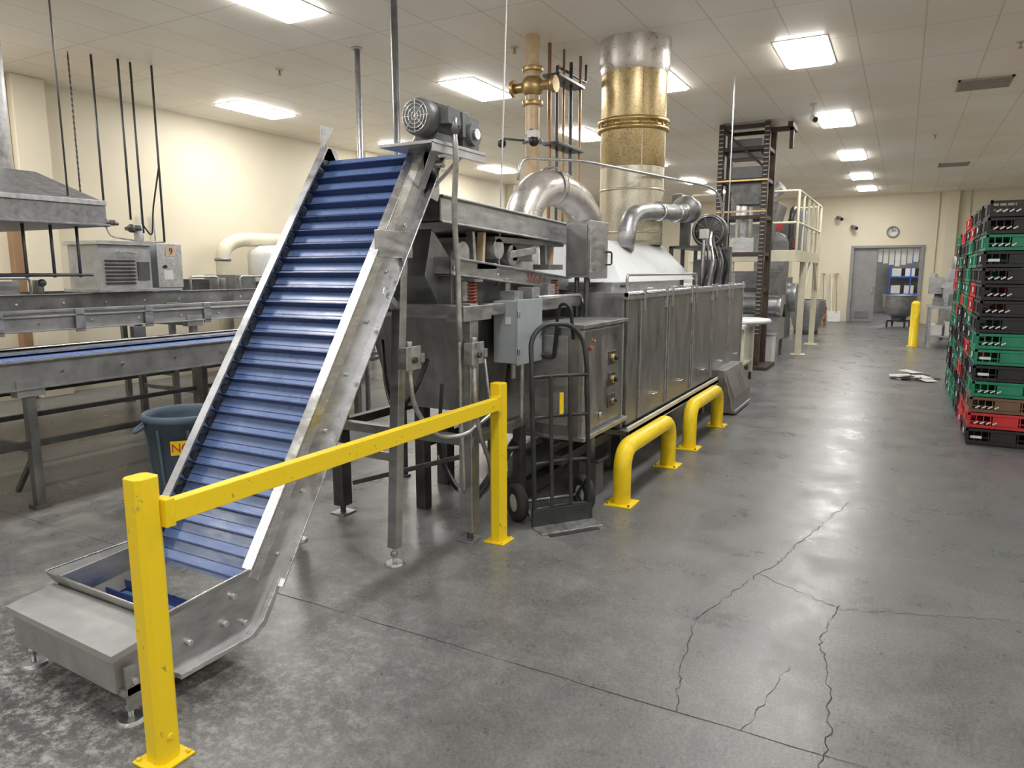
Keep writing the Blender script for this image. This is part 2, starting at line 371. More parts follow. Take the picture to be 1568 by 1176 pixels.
g.tube([rim[3],rim[0],rim[1],rim[2]],.005,'polished',6)
g.hexa([(-3.12,1.42,.13),(-2.395,1.39,.13),(-2.395,1.62,.10),(-3.12,1.62,.10),(-3.12,1.42,.27),(-2.395,1.39,.27),(-2.395,1.62,.29),(-3.12,1.62,.29)],'dusty_steel')
g.hexa([(-3.14,1.405,.262),(-2.38,1.375,.262),(-2.38,1.60,.285),(-3.14,1.60,.285),(-3.14,1.405,.29),(-2.38,1.375,.29),(-2.38,1.60,.312),(-3.14,1.60,.312)],'floury_steel')
g.box(-3.10,-2.38,1.62,2.0,.075,.09,'steel_dark')
g.box(-2.375,-2.36,1.41,1.47,.06,.23,'stainless'); g.box(-2.40,-2.36,1.40,1.48,.12,.15,'stainless')
g.cyl((-2.36,1.44,.17),(-2.35,1.44,.17),.012,'polished',8)
for x,y in ((-2.40,1.44),(-3.12,1.48)):
    g.cyl((x,y,0),(x,y,.014),.055,'stainless',20,.045); g.cyl((x,y,.014),(x,y,.14),.011,'polished',10); g.cyl((x,y,.05),(x,y,.07),.02,'stainless',6)
g.done('feed_hopper',conv,.003)
g=G()
for x in (-2.425,-3.17):
    g.bar((x,3.05,.10),(x,3.17,1.80),.06,.06,'stainless',(0,1,0))
    g.cyl((x,3.045,.0),(x,3.045,.014),.06,'stainless',20,.05); g.cyl((x,3.045,.014),(x,3.045,.12),.012,'polished',10); g.cyl((x,3.045,.05),(x,3.045,.075),.022,'stainless',6)
g.bar((-2.425,3.09,.62),(-3.17,3.09,.62),.05,.05,'stainless'); g.bar((-2.425,3.15,1.45),(-3.17,3.15,1.45),.05,.05,'stainless')
g.bar((-2.44,3.14,1.45),(-2.40,2.95,1.55),.05,.04,'stainless')
g.box(-2.40,-2.365,2.92,3.2,1.72,1.86,'stainless')
g.done('support_legs',conv,.003)
g=G()
for x in (XA,XB-.012):
    a=S(2.44,0);b_=S(2.62,.02);c_=S(2.55,-.05)
    if x==XA: g.prismx([a,b_,(c_[0]-.02,c_[1]+.02)],x,x+.012,'stainless')
    g.prismx([S(2.2,.17),S(2.46,0),S(2.50,.05),(3.49,2.24),(3.49,2.08),S(2.25,.3)],x,x+.012,'stainless')
g.cyl((XA-.03,3.42,2.24),(XB+.08,3.42,2.24),.02,'polished',12)
g.cyl((XB,3.42,2.24),(XB+.03,3.42,2.24),.05,'stainless',16)
g.done('head_end',conv,.003)
g=G()
g.box(-2.52,-2.16,3.13,3.64,2.30,2.318,'stainless'); g.box(-2.18,-2.165,3.13,3.64,2.26,2.31,'stainless')
g.bar((-2.2,3.2,2.30),(-2.37,3.3,2.10),.04,.012,'stainless'); g.bar((-2.2,3.48,2.30),(-2.37,3.42,2.12),.04,.012,'stainless')
g.done('motor_plate',conv,.002)
g=G(); mx_,mz=-2.26,2.435
g.lathe([(.0,3.10),(.045,3.10),(.09,3.112),(.095,3.13),(.095,3.19),(.086,3.2),(.086,3.36),(.097,3.365),(.097,3.39),(.055,3.40),(.05,3.43),(0,3.43)],(mx_,0,mz),'motor_grey',28,'y')
for k in range(24):
    t=2*math.pi*k/24; c,s_=math.cos(t),math.sin(t); g.bar((mx_+c*.09,3.2,mz+s_*.09),(mx_+c*.09,3.355,mz+s_*.09),.004,.012,'motor_grey',(c,0,s_))
for rr_ in (.02,.04,.06,.078): 
    g.tube([(mx_+rr_*math.cos(2*math.pi*k/20),3.098,mz+rr_*math.sin(2*math.pi*k/20)) for k in range(21)],.003,'polished',6)
for k in range(8):
    t=2*math.pi*k/8; g.bar((mx_,3.098,mz),(mx_+.085*math.cos(t),3.10,mz+.085*math.sin(t)),.004,.004,'polished')
g.box(mx_-.07,mx_+.07,3.2,3.35,2.318,2.365,'motor_grey')
g.box(mx_+.02,mx_+.14,3.20,3.31,mz-.03,mz+.055,'motor_grey')
g.box(mx_-.09,mx_+.08,3.43,3.60,2.318,2.50,'motor_grey'); g.cyl((mx_-.005,3.515,2.46),(mx_-.005,3.515,2.52),.065,'motor_grey',20)
g.cyl((mx_-.13,3.515,2.40),(mx_+.11,3.515,2.40),.062,'motor_grey',20); g.cyl((mx_+.11,3.515,2.40),(mx_+.125,3.515,2.40),.03,'polished',16)
g.cyl((mx_-.005,3.6,2.41),(mx_-.005,3.66,2.41),.045,'motor_grey',16)
g.box(mx_+.02,mx_+.10,3.40,3.43,2.37,2.50,'motor_grey')
g.done('gear_motor',conv,.004)
g=G()
g.tube([(-2.13,3.26,2.40),(-2.12,3.27,2.25),(-2.18,3.33,1.95),(-2.2,3.40,1.65),(-2.2,3.40,1.45),(-2.2,3.41,1.25)],.016,'galv',10,.12)
g.cyl((-2.13,3.26,2.44),(-2.13,3.26,2.36),.022,'steel_mid',12)
g.done('power_conduit',conv,0)

# ------------------------------------------------------------------ fryer line
shk=empty('vibratory_shaker_feeder')
g=G()
for x in (-2.25,-3.28): 
    g.box(x-.045,x+.045,3.53,3.62,0.06,1.46,'steel_dark' if x<-3 else 'stainless'); g.box(x-.06,x+.06,3.51,3.64,0,.012,'stainless'); g.cyl((x,3.575,0),(x,3.575,.08),.02,'steel_dark',10)
g.box(-2.31,-2.19,3.44,3.75,1.36,1.45,'stainless'); g.box(-3.33,-2.2,3.53,3.61,1.37,1.45,'stainless')
g.box(-2.29,-2.22,3.6,5.2,1.38,1.45,'stainless'); g.box(-3.32,-3.24,3.6,5.2,1.38,1.45,'steel_mid')
g.box(-2.285,-2.215,3.6,4.3,.60,.66,'steel_mid'); g.box(-3.3,-2.2,3.54,3.60,.60,.66,'steel_mid'); g.box(-3.31,-3.25,3.6,5.2,.6,.66,'steel_dark')
g.box(-2.29,-2.22,4.2,4.27,0,.62,'steel_dark'); g.box(-2.9,-2.82,3.9,3.98,0,1.4,'steel_dark'); g.box(-3.31,-3.25,5.1,5.2,0,1.4,'steel_dark')
g.bar((-2.25,3.6,.22),(-2.3,4.3,.50),.04,.04,'steel_dark'); g.bar((-3.2,3.6,.22),(-2.3,3.62,.52),.03,.03,'steel_dark')
g.done('feed_frame',shk,.004)
g=G()
g.taper((-3.05,-2.42,3.85,4.3),.74,(-3.15,-2.36,3.72,4.34),1.38,'stainless_panel')
g.box(-3.18,-2.33,3.70,5.1,1.36,1.39,'stainless')
g.box(-3.12,-2.42,3.66,3.8,1.42,1.70,'steel_mid')
g.prismx([(3.58,1.9),(3.9,1.62),(4.9,1.55),(5.1,1.42),(3.66,1.42),(3.5,1.62)],-3.1,-2.5,'steel_mid')
for y in (3.85,4.5): g.cyl((-3.05,y,1.76),(-2.45,y,1.76),.075,'galv',24)
g.done('inlet_tank',shk,.004)
def pan(g,y0,y1,z0,z1,h,x0,x1,m,t=.012,lip=.025):
    for x in (x0,x1-t): g.prismx([(y0,z0),(y1,z1),(y1,z1-h),(y0,z0-h)],x,x+t,m)
    g.prismx([(y0,z0),(y0+t,z0),(y0+t,z0-h),(y0,z0-h)],x0,x1,m); g.prismx([(y0,z0-h),(y1,z1-h),(y1,z1-h+t),(y0,z0-h+t)],x0,x1,m)
    g.prismx([(y0,z0),(y1,z1),(y1,z1-t),(y0,z0-t)],x1-.004,x1+lip,m); g.prismx([(y0,z0-h),(y1,z1-h),(y1,z1-h+t),(y0,z0-h+t)],x1-.004,x1+lip*.7,m)
g=G()
pan(g,3.60,5.32,1.735,1.60,.11,-3.15,-2.38,'stainless')
for y in (3.75,4.3,5.1): g.box(-2.39,-2.375,y-.03,y+.03,1.40,1.60,'stainless'); g.box(-2.42,-2.34,y-.05,y+.05,1.45,1.47,'stainless')
for y in (3.62,4.15,5.28): g.cyl((-2.38,y,1.67-.08*(y-3.6)),(-2.365,y,1.67-.08*(y-3.6)),.012,'polished',8)
g.done('lower_pan',shk,.003)
text("50-6-0",(-2.374,4.70,1.595),(R(90),R(4.5),R(90)),.085,'marking',shk,'pan_marking')
g=G()
pan(g,3.52,5.42,2.09,2.02,.16,-3.2,-2.40,'stainless')
for y in (3.95,5.0):
    g.bar((-2.46,y,1.90),(-2.46,y+.02,1.70),.05,.03,'stainless'); g.bar((-2.46,y+.14,1.90),(-2.46,y+.12,1.70),.05,.03,'orange_pipe')
    g.box(-2.52,-2.38,y-.05,y+.2,1.66,1.70,'stainless'); g.bar((-3.12,y,1.95),(-3.12,y+.02,1.64),.06,.04,'steel_mid')
g.box(-3.2,-2.42,4.2,5.3,1.84,1.88,'steel_mid')
g.box(-2.75,-2.45,4.5,4.8,1.72,1.86,'steel_mid'); g.bar((-2.4,4.35,1.76),(-2.4,4.75,1.80),.02,.05,'galv')
g.cyl((-2.8,4.25,1.80),(-2.42,4.25,1.80),.07,'galv',20)
g.done('upper_pan',shk,.003)
g=G()
for y in (3.72,4.9):
    g.tube([(-2.31+.026*math.cos(k*.7),y+.026*math.sin(k*.7),1.455+k*.0022) for k in range(60)],.006,'marking',6)
    g.box(-2.36,-2.26,y-.05,y+.05,1.585,1.6,'stainless')
for k,y in enumerate((4.1,4.35,4.6)): g.box(-2.33,-2.22,y,y+.12,1.45,1.52+.02*k,'galv')
g.tube([(-2.2,4.4,1.47),(-2.18,5.1,1.47),(-2.18,5.25,1.3)],.012,'galv',8,.05)
g.done('springs',shk,0)
g=G()
for x,y,z in ((-2.37,3.12,1.12),(-2.19,3.50,1.12)):
    g.box(x-.005,x+.05,y-.06,y+.06,z,z+.12,'galv'); g.box(x+.05,x+.058,y-.065,y+.065,z-.005,z+.125,'galv'); g.cyl((x+.058,y,z+.05),(x+.075,y,z+.05),.018,'steel_dark',12); g.box(x+.02,x+.07,y+.06,y+.085,z+.03,z+.08,'stainless')
    g.cyl((x+.025,y,z-.03),(x+.025,y,z+.01),.018,'galv',12); g.cyl((x+.025,y,z+.12),(x+.025,y,z+.15),.018,'galv',12)
g.tube([(-2.345,3.12,1.10),(-2.34,3.14,.9),(-2.30,3.3,.70),(-2.22,3.48,.68),(-2.15,3.8,.82)],.014,'galv',8,.12)
g.tube([(-2.165,3.5,1.10),(-2.16,3.5,.85),(-2.17,3.6,.62),(-2.2,3.75,.45),(-2.3,3.9,.22),(-2.5,4.0,.10)],.014,'galv',8,.12)
g.tube([(-2.26,3.5,1.26),(-2.26,3.5,.9),(-2.24,3.50,.3),(-2.4,3.7,.25),(-2.7,3.9,.4)],.012,'galv',8,.12)
g.tube([(-2.6,3.65,1.1),(-2.6,3.5,.9),(-2.75,3.5,.75),(-2.9,3.6,.9),(-3.0,3.7,1.2)],.014,'black',8,.15)
g.tube([(-2.5,3.66,.95),(-2.5,3.6,.5),(-2.4,3.7,.2),(-2.35,4.1,.25),(-2.3,4.3,.5)],.012,'black',8,.15)
g.tube([(-2.3,3.85,1.1),(-2.25,3.85,.7),(-2.2,3.95,.5),(-2.25,4.2,.45)],.010,'galv',8,.1)
g.done('junction_boxes',shk,.003)
g=G(); g.cyl((-2.42,4.24,1.6),(-2.62,4.75,ZC),.006,'white_paint',8); g.cyl((-2.42,4.24,1.56),(-2.42,4.24,1.62),.014,'steel_mid',8)
g.done('suspension_cable',shk,0)
enc=shk
g=G()
g.box(-2.31,-2.14,3.98,4.31,1.06,1.46,'grey_paint'); g.box(-2.14,-2.125,3.97,4.32,1.05,1.47,'grey_paint'); g.box(-2.22,-2.18,3.972,3.98,1.31,1.36,'white_paint')
g.box(-2.125,-2.115,4.27,4.30,1.22,1.28,'polished'); 
for z in (1.14,1.38): g.box(-2.13,-2.115,3.965,3.985,z-.02,z+.02,'polished')
g.cyl((-2.22,4.08,.95),(-2.22,4.08,1.06),.018,'galv',10); g.cyl((-2.22,4.2,.80),(-2.22,4.2,1.06),.018,'galv',10)
g.tube([(-2.22,4.2,.85),(-2.22,4.2,.6),(-2.3,4.30,.5)],.014,'galv',8,.1)
g.tube([(-2.15,4.31,1.10),(-2.05,4.34,1.05),(-2.02,4.34,1.35),(-2.0,4.34,1.44),(-1.92,4.33,1.42),(-1.9,4.33,1.2)],.012,'black',8,.08)
g.done('electrical_enclosure',enc,.004)

mac=empty('stainless_fryer')
g=G()
g.box(-2.70,-1.87,4.37,5.20,.52,1.28,'stainless_panel'); g.box(-2.72,-1.83,4.35,5.22,1.27,1.295,'stainless')
g.box(-1.87,-1.852,4.40,5.15,.56,1.25,'stainless_panel'); g.box(-2.72,-1.82,4.35,5.22,.50,.53,'stainless')
for y in (4.39,5.16): g.box(-1.875,-1.845,y-.012,y+.012,.54,1.26,'stainless')
g.box(-2.60,-1.95,4.355,4.37,.60,1.22,'stainless')
for z,s_ in ((1.02,.03),(.86,.03),(.70,.02)):
    g.cyl((-1.852,4.92,z),(-1.82,4.92,z),s_,'brass',16); g.cyl((-1.82,4.92,z),(-1.80,4.92,z),s_*.6,'black',12); g.box(-1.852,-1.845,4.86,5.0,z-.05,z+.05,'steel_dark')
g.cyl((-1.85,4.70,.63),(-1.835,4.70,.63),.02,'polished',12)
g.cyl((-1.852,4.50,1.13),(-1.83,4.50,1.13),.014,'marking',12); g.cyl((-1.852,4.58,1.17),(-1.84,4.58,1.17),.01,'brass',12)
g.box(-1.852,-1.846,4.53,4.56,1.17,1.19,'marking')
g.box(-1.85,-1.84,4.42,4.44,.8,.95,'polished')
g.done('control_cabinet',mac,.004)
g=G()
g.box(-3.35,-1.90,5.27,9.8,.42,1.46,'steel_mid')
ys=[5.27,5.55,6.35,7.22,8.10,8.95,9.8]
for k in range(len(ys)-1):
    a,b_=ys[k]+.01,ys[k+1]-.01
    g.box(-1.90,-1.855,a,b_,.44,1.43,'stainless_panel')
    if k>0:
        g.box(-1.855,-1.845,a+.01,a+.03,.46,1.41,'stainless'); g.box(-1.855,-1.845,b_-.03,b_-.01,.46,1.41,'stainless')
        yc=(a+b_)/2
        g.tube([(-1.855,yc-.05,.60),(-1.825,yc-.05,.60),(-1.825,yc+.05,.60),(-1.855,yc+.05,.60)],.006,'polished',6,.01)
        for q in (a+.08,b_-.08): g.box(-1.86,-1.832,q-.018,q+.018,1.33,1.51,'stainless')
g.box(-3.37,-1.84,5.24,9.83,1.43,1.485,'stainless'); 
g.box(-3.30,-1.88,5.23,5.27,.42,1.45,'stainless_panel')
g.cyl((-1.86,5.24,1.47),(-1.86,9.83,1.47),.022,'polished',12)
g.box(-3.35,-1.80,5.20,9.8,.37,.41,'stainless')
g.box(-1.82,-1.80,5.2,8.4,.36,.44,'cream_paint')
g.done('body_panels',mac,.004)
g=G()
for y in (5.5,6.9,8.2): 
    for x in (-2.0,-3.2): g.box(x-.04,x+.04,y-.04,y+.04,0,.38,'steel_dark'); g.box(x-.07,x+.07,y-.07,y+.07,0,.012,'steel_mid')
g.box(-2.1,-2.0,4.4,9.7,.30,.37,'steel_dark'); g.box(-3.25,-3.15,4.4,9.7,.30,.37,'steel_dark')
g.box(-2.02,-1.88,4.74,4.88,0,.26,'steel_mid'); g.box(-2.05,-1.85,4.71,4.91,.26,.28,'steel_dark'); g.cyl((-1.95,4.81,.27),(-1.95,4.81,.52),.025,'steel_mid',12)
g.box(-3.1,-3.0,4.45,4.55,0,.52,'steel_dark')
g.cyl((-2.6,5.1,.2),(-2.6,9.2,.25),.06,'steel_mid',16); g.box(-2.9,-2.3,5.8,6.4,.10,.36,'steel_dark')
g.cyl((-2.4,4.5,.22),(-2.4,4.95,.22),.10,'motor_grey',20); g.box(-2.55,-2.25,4.45,4.98,.05,.14,'steel_dark'); g.box(-2.5,-2.3,4.45,4.95,0,.05,'steel_dark')
g.prismy([(-1.95,0.02),(-1.60,.02),(-1.60,.22),(-1.72,.52),(-1.95,.52)],8.28,9.22,'stainless_panel')
g.box(-1.62,-1.59,8.3,9.2,.02,.06,'stainless'); g.bar((-1.62,8.28,.05),(-1.74,8.28,.52),.02,.02,'stainless')
g.done('under_frame',mac,.004)
g=G()
g.box(-3.1,-2.02,5.35,7.3,1.485,1.56,'stainless')
g.taper((-3.1,-2.02,5.55,7.9),1.56,(-2.98,-2.42,6.2,8.0),1.93,'white_cover')
g.tube([(-1.95,5.5,1.49),(-1.95,5.5,1.62),(-1.95,7.7,1.62),(-1.95,7.7,1.49)],.013,'stainless',8,.05)
for y in (6.1,6.9): g.tube([(-2.02,y,1.50),(-1.97,y,1.50),(-1.97,y+.15,1.50),(-2.02,y+.15,1.50)],.007,'polished',6,.01)
g.done('exhaust_hood',mac,.008)
cbx=mac
g=G()
g.box(-2.31,-2.115,5.10,5.44,1.60,2.02,'stainless'); g.box(-2.115,-2.10,5.09,5.45,1.59,2.03,'stainless'); g.box(-2.30,-2.13,5.09,5.10,1.62,2.0,'stainless_panel')
g.tube([(-2.10,5.40,1.70),(-2.07,5.46,1.70),(-2.07,5.46,1.80),(-2.1,5.40,1.80)],.008,'black',6,.02)
for z in (1.66,1.95): g.box(-2.11,-2.09,5.08,5.12,z-.02,z+.02,'polished')
for x in (-2.24,-2.16): g.cyl((x,5.16,1.296),(x,5.16,1.60),.02,'steel_dark',10)
g.box(-2.13,-2.12,5.2,5.3,1.75,1.85,'black')
g.tube([(-2.2,5.3,1.6),(-2.2,5.3,1.54),(-2.1,5.45,1.53),(-1.98,5.6,1.53)],.012,'black',8,.05)
g.done('control_box',cbx,.004)

g=G(); cx,cy=-2.7,7.69
g.lathe([(.345,1.93),(.345,2.75)],(cx,cy,0),'duct_grey',48); g.lathe([(.345,2.75),(.35,2.76),(.35,3.72)],(cx,cy,0),'duct_gold_reflection',48); g.lathe([(.352,3.72),(.375,3.8),(.378,4.05)],(cx,cy,0),'foil',48)
for z in (1.95,2.05,2.5): g.lathe([(.345,z),(.352,z+.005),(.352,z+.02),(.345,z+.025)],(cx,cy,0),'duct_grey',48)
zb=3.12
g.lathe([(.35,zb),(.385,zb+.005),(.385,zb+.04),(.365,zb+.045),(.365,zb+.08),(.385,zb+.085),(.385,zb+.125),(.35,zb+.13)],(cx,cy,0),'brass',48)
for k in range(24):
    t=2*math.pi*k/24; g.cyl((cx+.37*math.cos(t),cy+.37*math.sin(t),zb+.04),(cx+.37*math.cos(t),cy+.37*math.sin(t),zb+.09),.008,'brass',6)
g.bar((cx+.20,cy-.285,2.1),(cx+.20,cy-.285,3.1),.012,.006,'duct_grey'); g.bar((cx+.20,cy-.29,3.26),(cx+.20,cy-.29,3.72),.012,.006,'duct_gold_reflection')
g.done('exhaust_duct',mac,0)
apz=mac
g=G()
pts=[(-3.05,5.75,1.60),(-3.06,5.75,2.10),(-3.02,5.95,2.38),(-2.98,6.35,2.45),(-2.93,6.75,2.33),(-2.9,6.95,2.12),(-2.9,7.0,1.75)]
g.tube(pts,.165,'foil',24,.28)
g.lathe([(.17,-.04),(.18,-.03),(.18,.03),(.17,.04)],(-2.99,6.25,2.44),'foil',24,'y')
g.tube([(-2.35,6.55,1.85),(-2.35,6.65,2.18),(-2.3,7.0,2.24),(-2.22,8.0,2.28)],.085,'stainless',20,.22)
g.lathe([(.085,-.02),(.10,-.015),(.10,.015),(.085,.02)],(-2.27,7.3,2.256),'polished',20,'y'); g.lathe([(.085,-.02),(.10,-.015),(.10,.015),(.085,.02)],(-2.235,7.8,2.272),'polished',20,'y')
g.tube([(-3.0,5.6,2.42),(-3.0,5.65,2.62),(-2.7,6.3,2.66),(-2.05,8.6,2.62),(-2.0,9.0,2.5),(-2.0,9.1,1.6)],.014,'galv',8,.2)
g.done('air_pipes',apz,0)
bl=mac
g=G()
g.lathe([(0,-.09),(.14,-.09),(.15,-.08),(.15,.08),(.14,.09),(0,.09)],(-2.2,8.12,2.33),'steel_mid',28,'y')
g.lathe([(0,-.1),(.06,-.1),(.06,-.09)],(-2.2,8.12,2.33),'polished',20,'y'); g.box(-2.35,-2.24,8.05,8.2,2.33,2.5,'steel_mid'); g.cyl((-2.2,8.2,2.33),(-2.2,8.42,2.33),.09,'motor_grey',20)
g.lathe([(0,-.07),(.19,-.07),(.2,-.06),(.2,.06),(.19,.07),(0,.07)],(-2.08,8.75,2.12),'steel_dark',32,'y')
for k in range(10):
    t=2*math.pi*k/10; g.bar((-2.08,8.675,2.12),(-2.08+.18*math.cos(t),8.675,2.12+.18*math.sin(t)),.012,.012,'steel_mid')
g.tube([(-2.08+.17*math.cos(2*math.pi*k/24),8.672,2.12+.17*math.sin(2*math.pi*k/24)) for k in range(25)],.01,'steel_mid',6)
g.cyl((-2.08,8.82,2.12),(-2.08,9.1,2.12),.10,'motor_grey',20); g.box(-2.0,-1.92,8.85,9.05,2.1,2.2,'motor_grey')
g.box(-2.35,-1.95,8.0,9.15,1.90,1.93,'steel_dark')
for x in (-2.33,-1.97):
    for y in (8.02,8.5,9.1): g.box(x-.02,x+.02,y-.02,y+.02,1.486,1.92,'steel_dark')
g.bar((-1.97,8.02,1.5),(-1.97,9.1,1.9),.02,.02,'steel_dark'); g.bar((-2.2,8.1,1.92),(-2.2,8.1,2.2),.1,.1,'steel_dark'); g.bar((-2.1,8.75,1.92),(-2.1,8.75,1.96),.2,.2,'steel_dark')
for k in range(5): g.tube([(-1.93,7.9+.25*k,1.49),(-1.88,7.9+.25*k,1.75),(-2.0,8.3+.15*k,2.0),(-2.02,8.5+.1*k,2.1)],.015,('black','galv','black','motor_grey','black')[k],8,.1)
g.box(-2.15,-1.95,8.3,8.6,1.49,1.78,'motor_grey'); g.box(-2.2,-1.98,8.7,9.0,1.49,1.7,'steel_dark')
g.cyl((-1.95,7.95,1.49),(-1.95,7.95,2.0),.015,'stainless',8); g.box(-1.99,-1.91,7.9,8.0,2.0,2.1,'white_paint'); g.box(-2.0,-1.92,9.2,9.3,1.49,1.95,'steel_mid'); g.cyl((-2.3,9.4,1.49),(-2.3,9.4,1.85),.12,'galv',20)
g.box(-2.2,-1.95,9.45,9.7,1.49,1.62,'stainless')
g.cyl((-2.0,9.35,1.5),(-2.0,9.35,ZC),.008,'galv',6)
g.done('blower_unit',bl,.003)

# ------------------------------------------------------------------ yellow guard rail + bollards
rail=empty('yellow_guard_rail')
g=G()
for x,y,h in ((-2.10,1.36,1.0),(-2.08,3.64,.99)):
    w=.043; c=.016
    pts=[(-w+c,-w),(w-c,-w),(w,-w+c),(w,w-c),(w-c,w),(-w+c,w),(-w,w-c),(-w,-w+c)]
    i=g.mi('yellow_chip'); A=[g.bm.verts.new((x+a,y+b_,.008)) for a,b_ in pts]; B=[g.bm.verts.new((x+a,y+b_,h)) for a,b_ in pts]
    g.face(A[::-1],i); g.face(B,i)
    for k in range(8): g.face([A[k],A[(k+1)%8],B[(k+1)%8],B[k]],i)
    g.box(x-.07,x+.07,y-.07,y+.07,0,.01,'yellow_chip')
    for a in (-.055,.055):
        for b_ in (-.055,.055): g.cyl((x+a,y+b_,.01),(x+a,y+b_,.02),.008,'yellow',8)
    g.cyl((x+w,y,.10),(x+w+.006,y,.10),.012,'yellow',8)
g.box(-2.085,-2.04,1.40,3.60,.835,.91,'yellow_chip')
g.box(-2.10,-2.035,1.395,1.43,.825,.92,'yellow'); g.box(-2.10,-2.035,3.57,3.60,.825,.92,'yellow')
g.done('posts_and_beam',rail,.003)
for y0,y1 in ((4.68,5.83),(6.52,7.65)):
    p=empty('yellow_u_bollard'); g=G()
    g.tube([(-1.66,y0,0.01),(-1.66,y0,.40),(-1.66,y1,.40),(-1.66,y1,.01)],.064,'yellow',24,.17)
    for y in (y0,y1):
        g.box(-1.76,-1.56,y-.1,y+.1,0,.012,'yellow_chip')
        for a in (-.08,.08): g.cyl((-1.66+a,y-.08,.012),(-1.66+a,y-.08,.025),.009,'steel_mid',6)
    g.done('hoop',p,.002)
p=empty('yellow_bollard'); g=G(); g.lathe([(0,1.0),(.05,.995),(.085,.96),(.09,.92),(.09,.012),(.13,.012),(.13,0)],(.28,18.07,0),'yellow',24); g.done('post',p,0)

# ------------------------------------------------------------------ hand truck
ht=empty('hand_truck'); g=G()
g.tube([(-.2,.0,.02),(-.2,.06,1.05),(-.19,.10,1.22),(-.10,.12,1.31),(.10,.12,1.31),(.19,.10,1.22),(.2,.06,1.05),(.2,0,.02)],.016,'truck_steel',10,.08)
for z in (.12,.42,.72,.98): g.tube([(-.2,z*.05,z),(0,z*.05+.03,z),(.2,z*.05,z)],.012,'truck_steel',8,.05)
g.bar((-.07,.01,.05),(-.07,.05,.98),.025,.01,'truck_steel'); g.bar((.07,.01,.05),(.07,.05,.98),.025,.01,'truck_steel')
g.box(-.22,.22,-.15,.02,.0,.012,'galv'); g.box(-.22,.22,-.012,.012,.0,.12,'truck_steel')
g.cyl((-.26,.17,.125),(.26,.17,.125),.012,'steel_mid',10)
for sx in (-1,1):
    x=.25*sx
    g.lathe([(.06,-.03),(.11,-.036),(.125,-.02),(.128,0),(.125,.02),(.11,.036),(.06,.03)],(x,.17,.128),'rubber',28,'x'); g.lathe([(0,-.03),(.065,-.028),(.065,.028),(0,.03)],(x,.17,.128),'white_paint',24,'x')
    g.bar((.2*sx,.01,.30),(.2*sx,.17,.13),.02,.012,'truck_steel'); g.bar((.2*sx,.01,.02),(.2*sx,.17,.13),.02,.012,'truck_steel')
g.box(-.03,0.0,-.002,.004,.74,.88,'yellow'); g.box(-.18,.18,-.19,-.15,0,.004,'rubber')
o=g.done('frame',ht,.002,None)
ht.location=(-1.86,4.10,0); ht.rotation_euler=(0,0,R(52))

# ------------------------------------------------------------------ trash can
tc_=empty('trash_can'); g=G(); c=(-4.5,3.29,0)
g.lathe([(0,.01),(.20,.01),(.205,0),(.215,.02),(.262,.60),(.275,.60),(.285,.615),(.285,.64),(.27,.655),(.255,.65),(.252,.6),(.205,.04),(0,.035)],c,'blue_can',40)
for a in (-2.2,.94): 
    ca,sa=math.cos(a),math.sin(a); n=Vector((ca,sa,0)); t=Vector((-sa,ca,0)); b0=Vector(c)+n*.255
    g.tube([b0+t*.07+Vector((0,0,.58)),b0+n*.07+t*.06+Vector((0,0,.53)),b0+n*.07-t*.06+Vector((0,0,.53)),b0-t*.07+Vector((0,0,.58))],.014,'blue_can',8,.03)
for k in range(8):
    a=k*math.pi/4+.2; ca,sa=math.cos(a),math.sin(a); g.bar((c[0]+ca*.222,c[1]+sa*.222,.05),(c[0]+ca*.262,c[1]+sa*.262,.56),.02,.012,'blue_can',(ca,sa,0))
g.done('body',tc_,0)
ang=math.atan2(-3.29,4.5)-.12
n=Vector((math.cos(ang),math.sin(ang),0)); pc=Vector(c)+n*.275+Vector((0,0,.44))
g=G(); t=Vector((-n.y,n.x,0)); g.bar(pc-t*.07,pc+t*.07,.006,.10,'yellow',(0,0,1)); g.done('label',tc_,0)
text("NO",pc+n*.005,(R(90),0,ang+R(90)),.085,'red',tc_,'label_text')

# ------------------------------------------------------------------ left conveyors
def longconv(name,x0,x1,y0,y1,zt,h,beltm,legs,railm='stainless',beltz=.03):
    p=empty(name); g=G()
    g.box(x1-.02,x1,y0,y1,zt-h,zt,railm); g.box(x0,x0+.02,y0,y1,zt-h,zt,railm)
    g.box(x1-.02,x1+.03,y0,y1,zt-.012,zt,railm); g.box(x1-.02,x1+.03,y0,y1,zt-h,zt-h+.012,railm); g.box(x0-.03,x0+.02,y0,y1,zt-.012,zt,railm)
    g.box(x0+.02,x1-.02,y0+.02,y1-.02,zt-beltz-.02,zt-beltz,beltm); g.box(x0+.02,x1-.02,y0+.02,y1-.02,zt-h,zt-h+.02,beltm)
    for y in (y0+.04,y1-.04): g.cyl((x0+.02,y,zt-h/2-.02),(x1-.02,y,zt-h/2-.02),h/2-.03,beltm,20)
    n=int((y1-y0)/.45)
    for k in range(n): g.cyl((x1,y0+.2+k*.45,zt-h*.5),(x1+.008,y0+.2+k*.45,zt-h*.5),.014,'polished',8)
    for y in legs:
        for x in (x1-.03,x0+.03):
            g.box(x-.03,x+.03,y-.03,y+.03,.03,zt-h,'steel_mid'); g.box(x-.05,x+.05,y-.05,y+.05,0,.03,'steel_mid'); g.box(x-.04,x+.045,y-.09,y+.09,zt-h-.05,zt-h+.06,railm)
        g.bar((x0,y,.42),(x1-.03,y,.42),.04,.04,'steel_mid'); g.bar((x0,y,zt-h-.03),(x1-.03,y,zt-h-.03),.04,.04,'steel_mid')
    g.box(x1-.05,x1-.01,legs[0],legs[-1],.44,.48,'steel_dark')
    return p,g
p,g=longconv('blue_belt_conveyor',-6.0,-5.2,-.5,6.2,1.05,.2,'blue_belt',[.6,2.63,4.6,6.0],'dusty_steel'); 
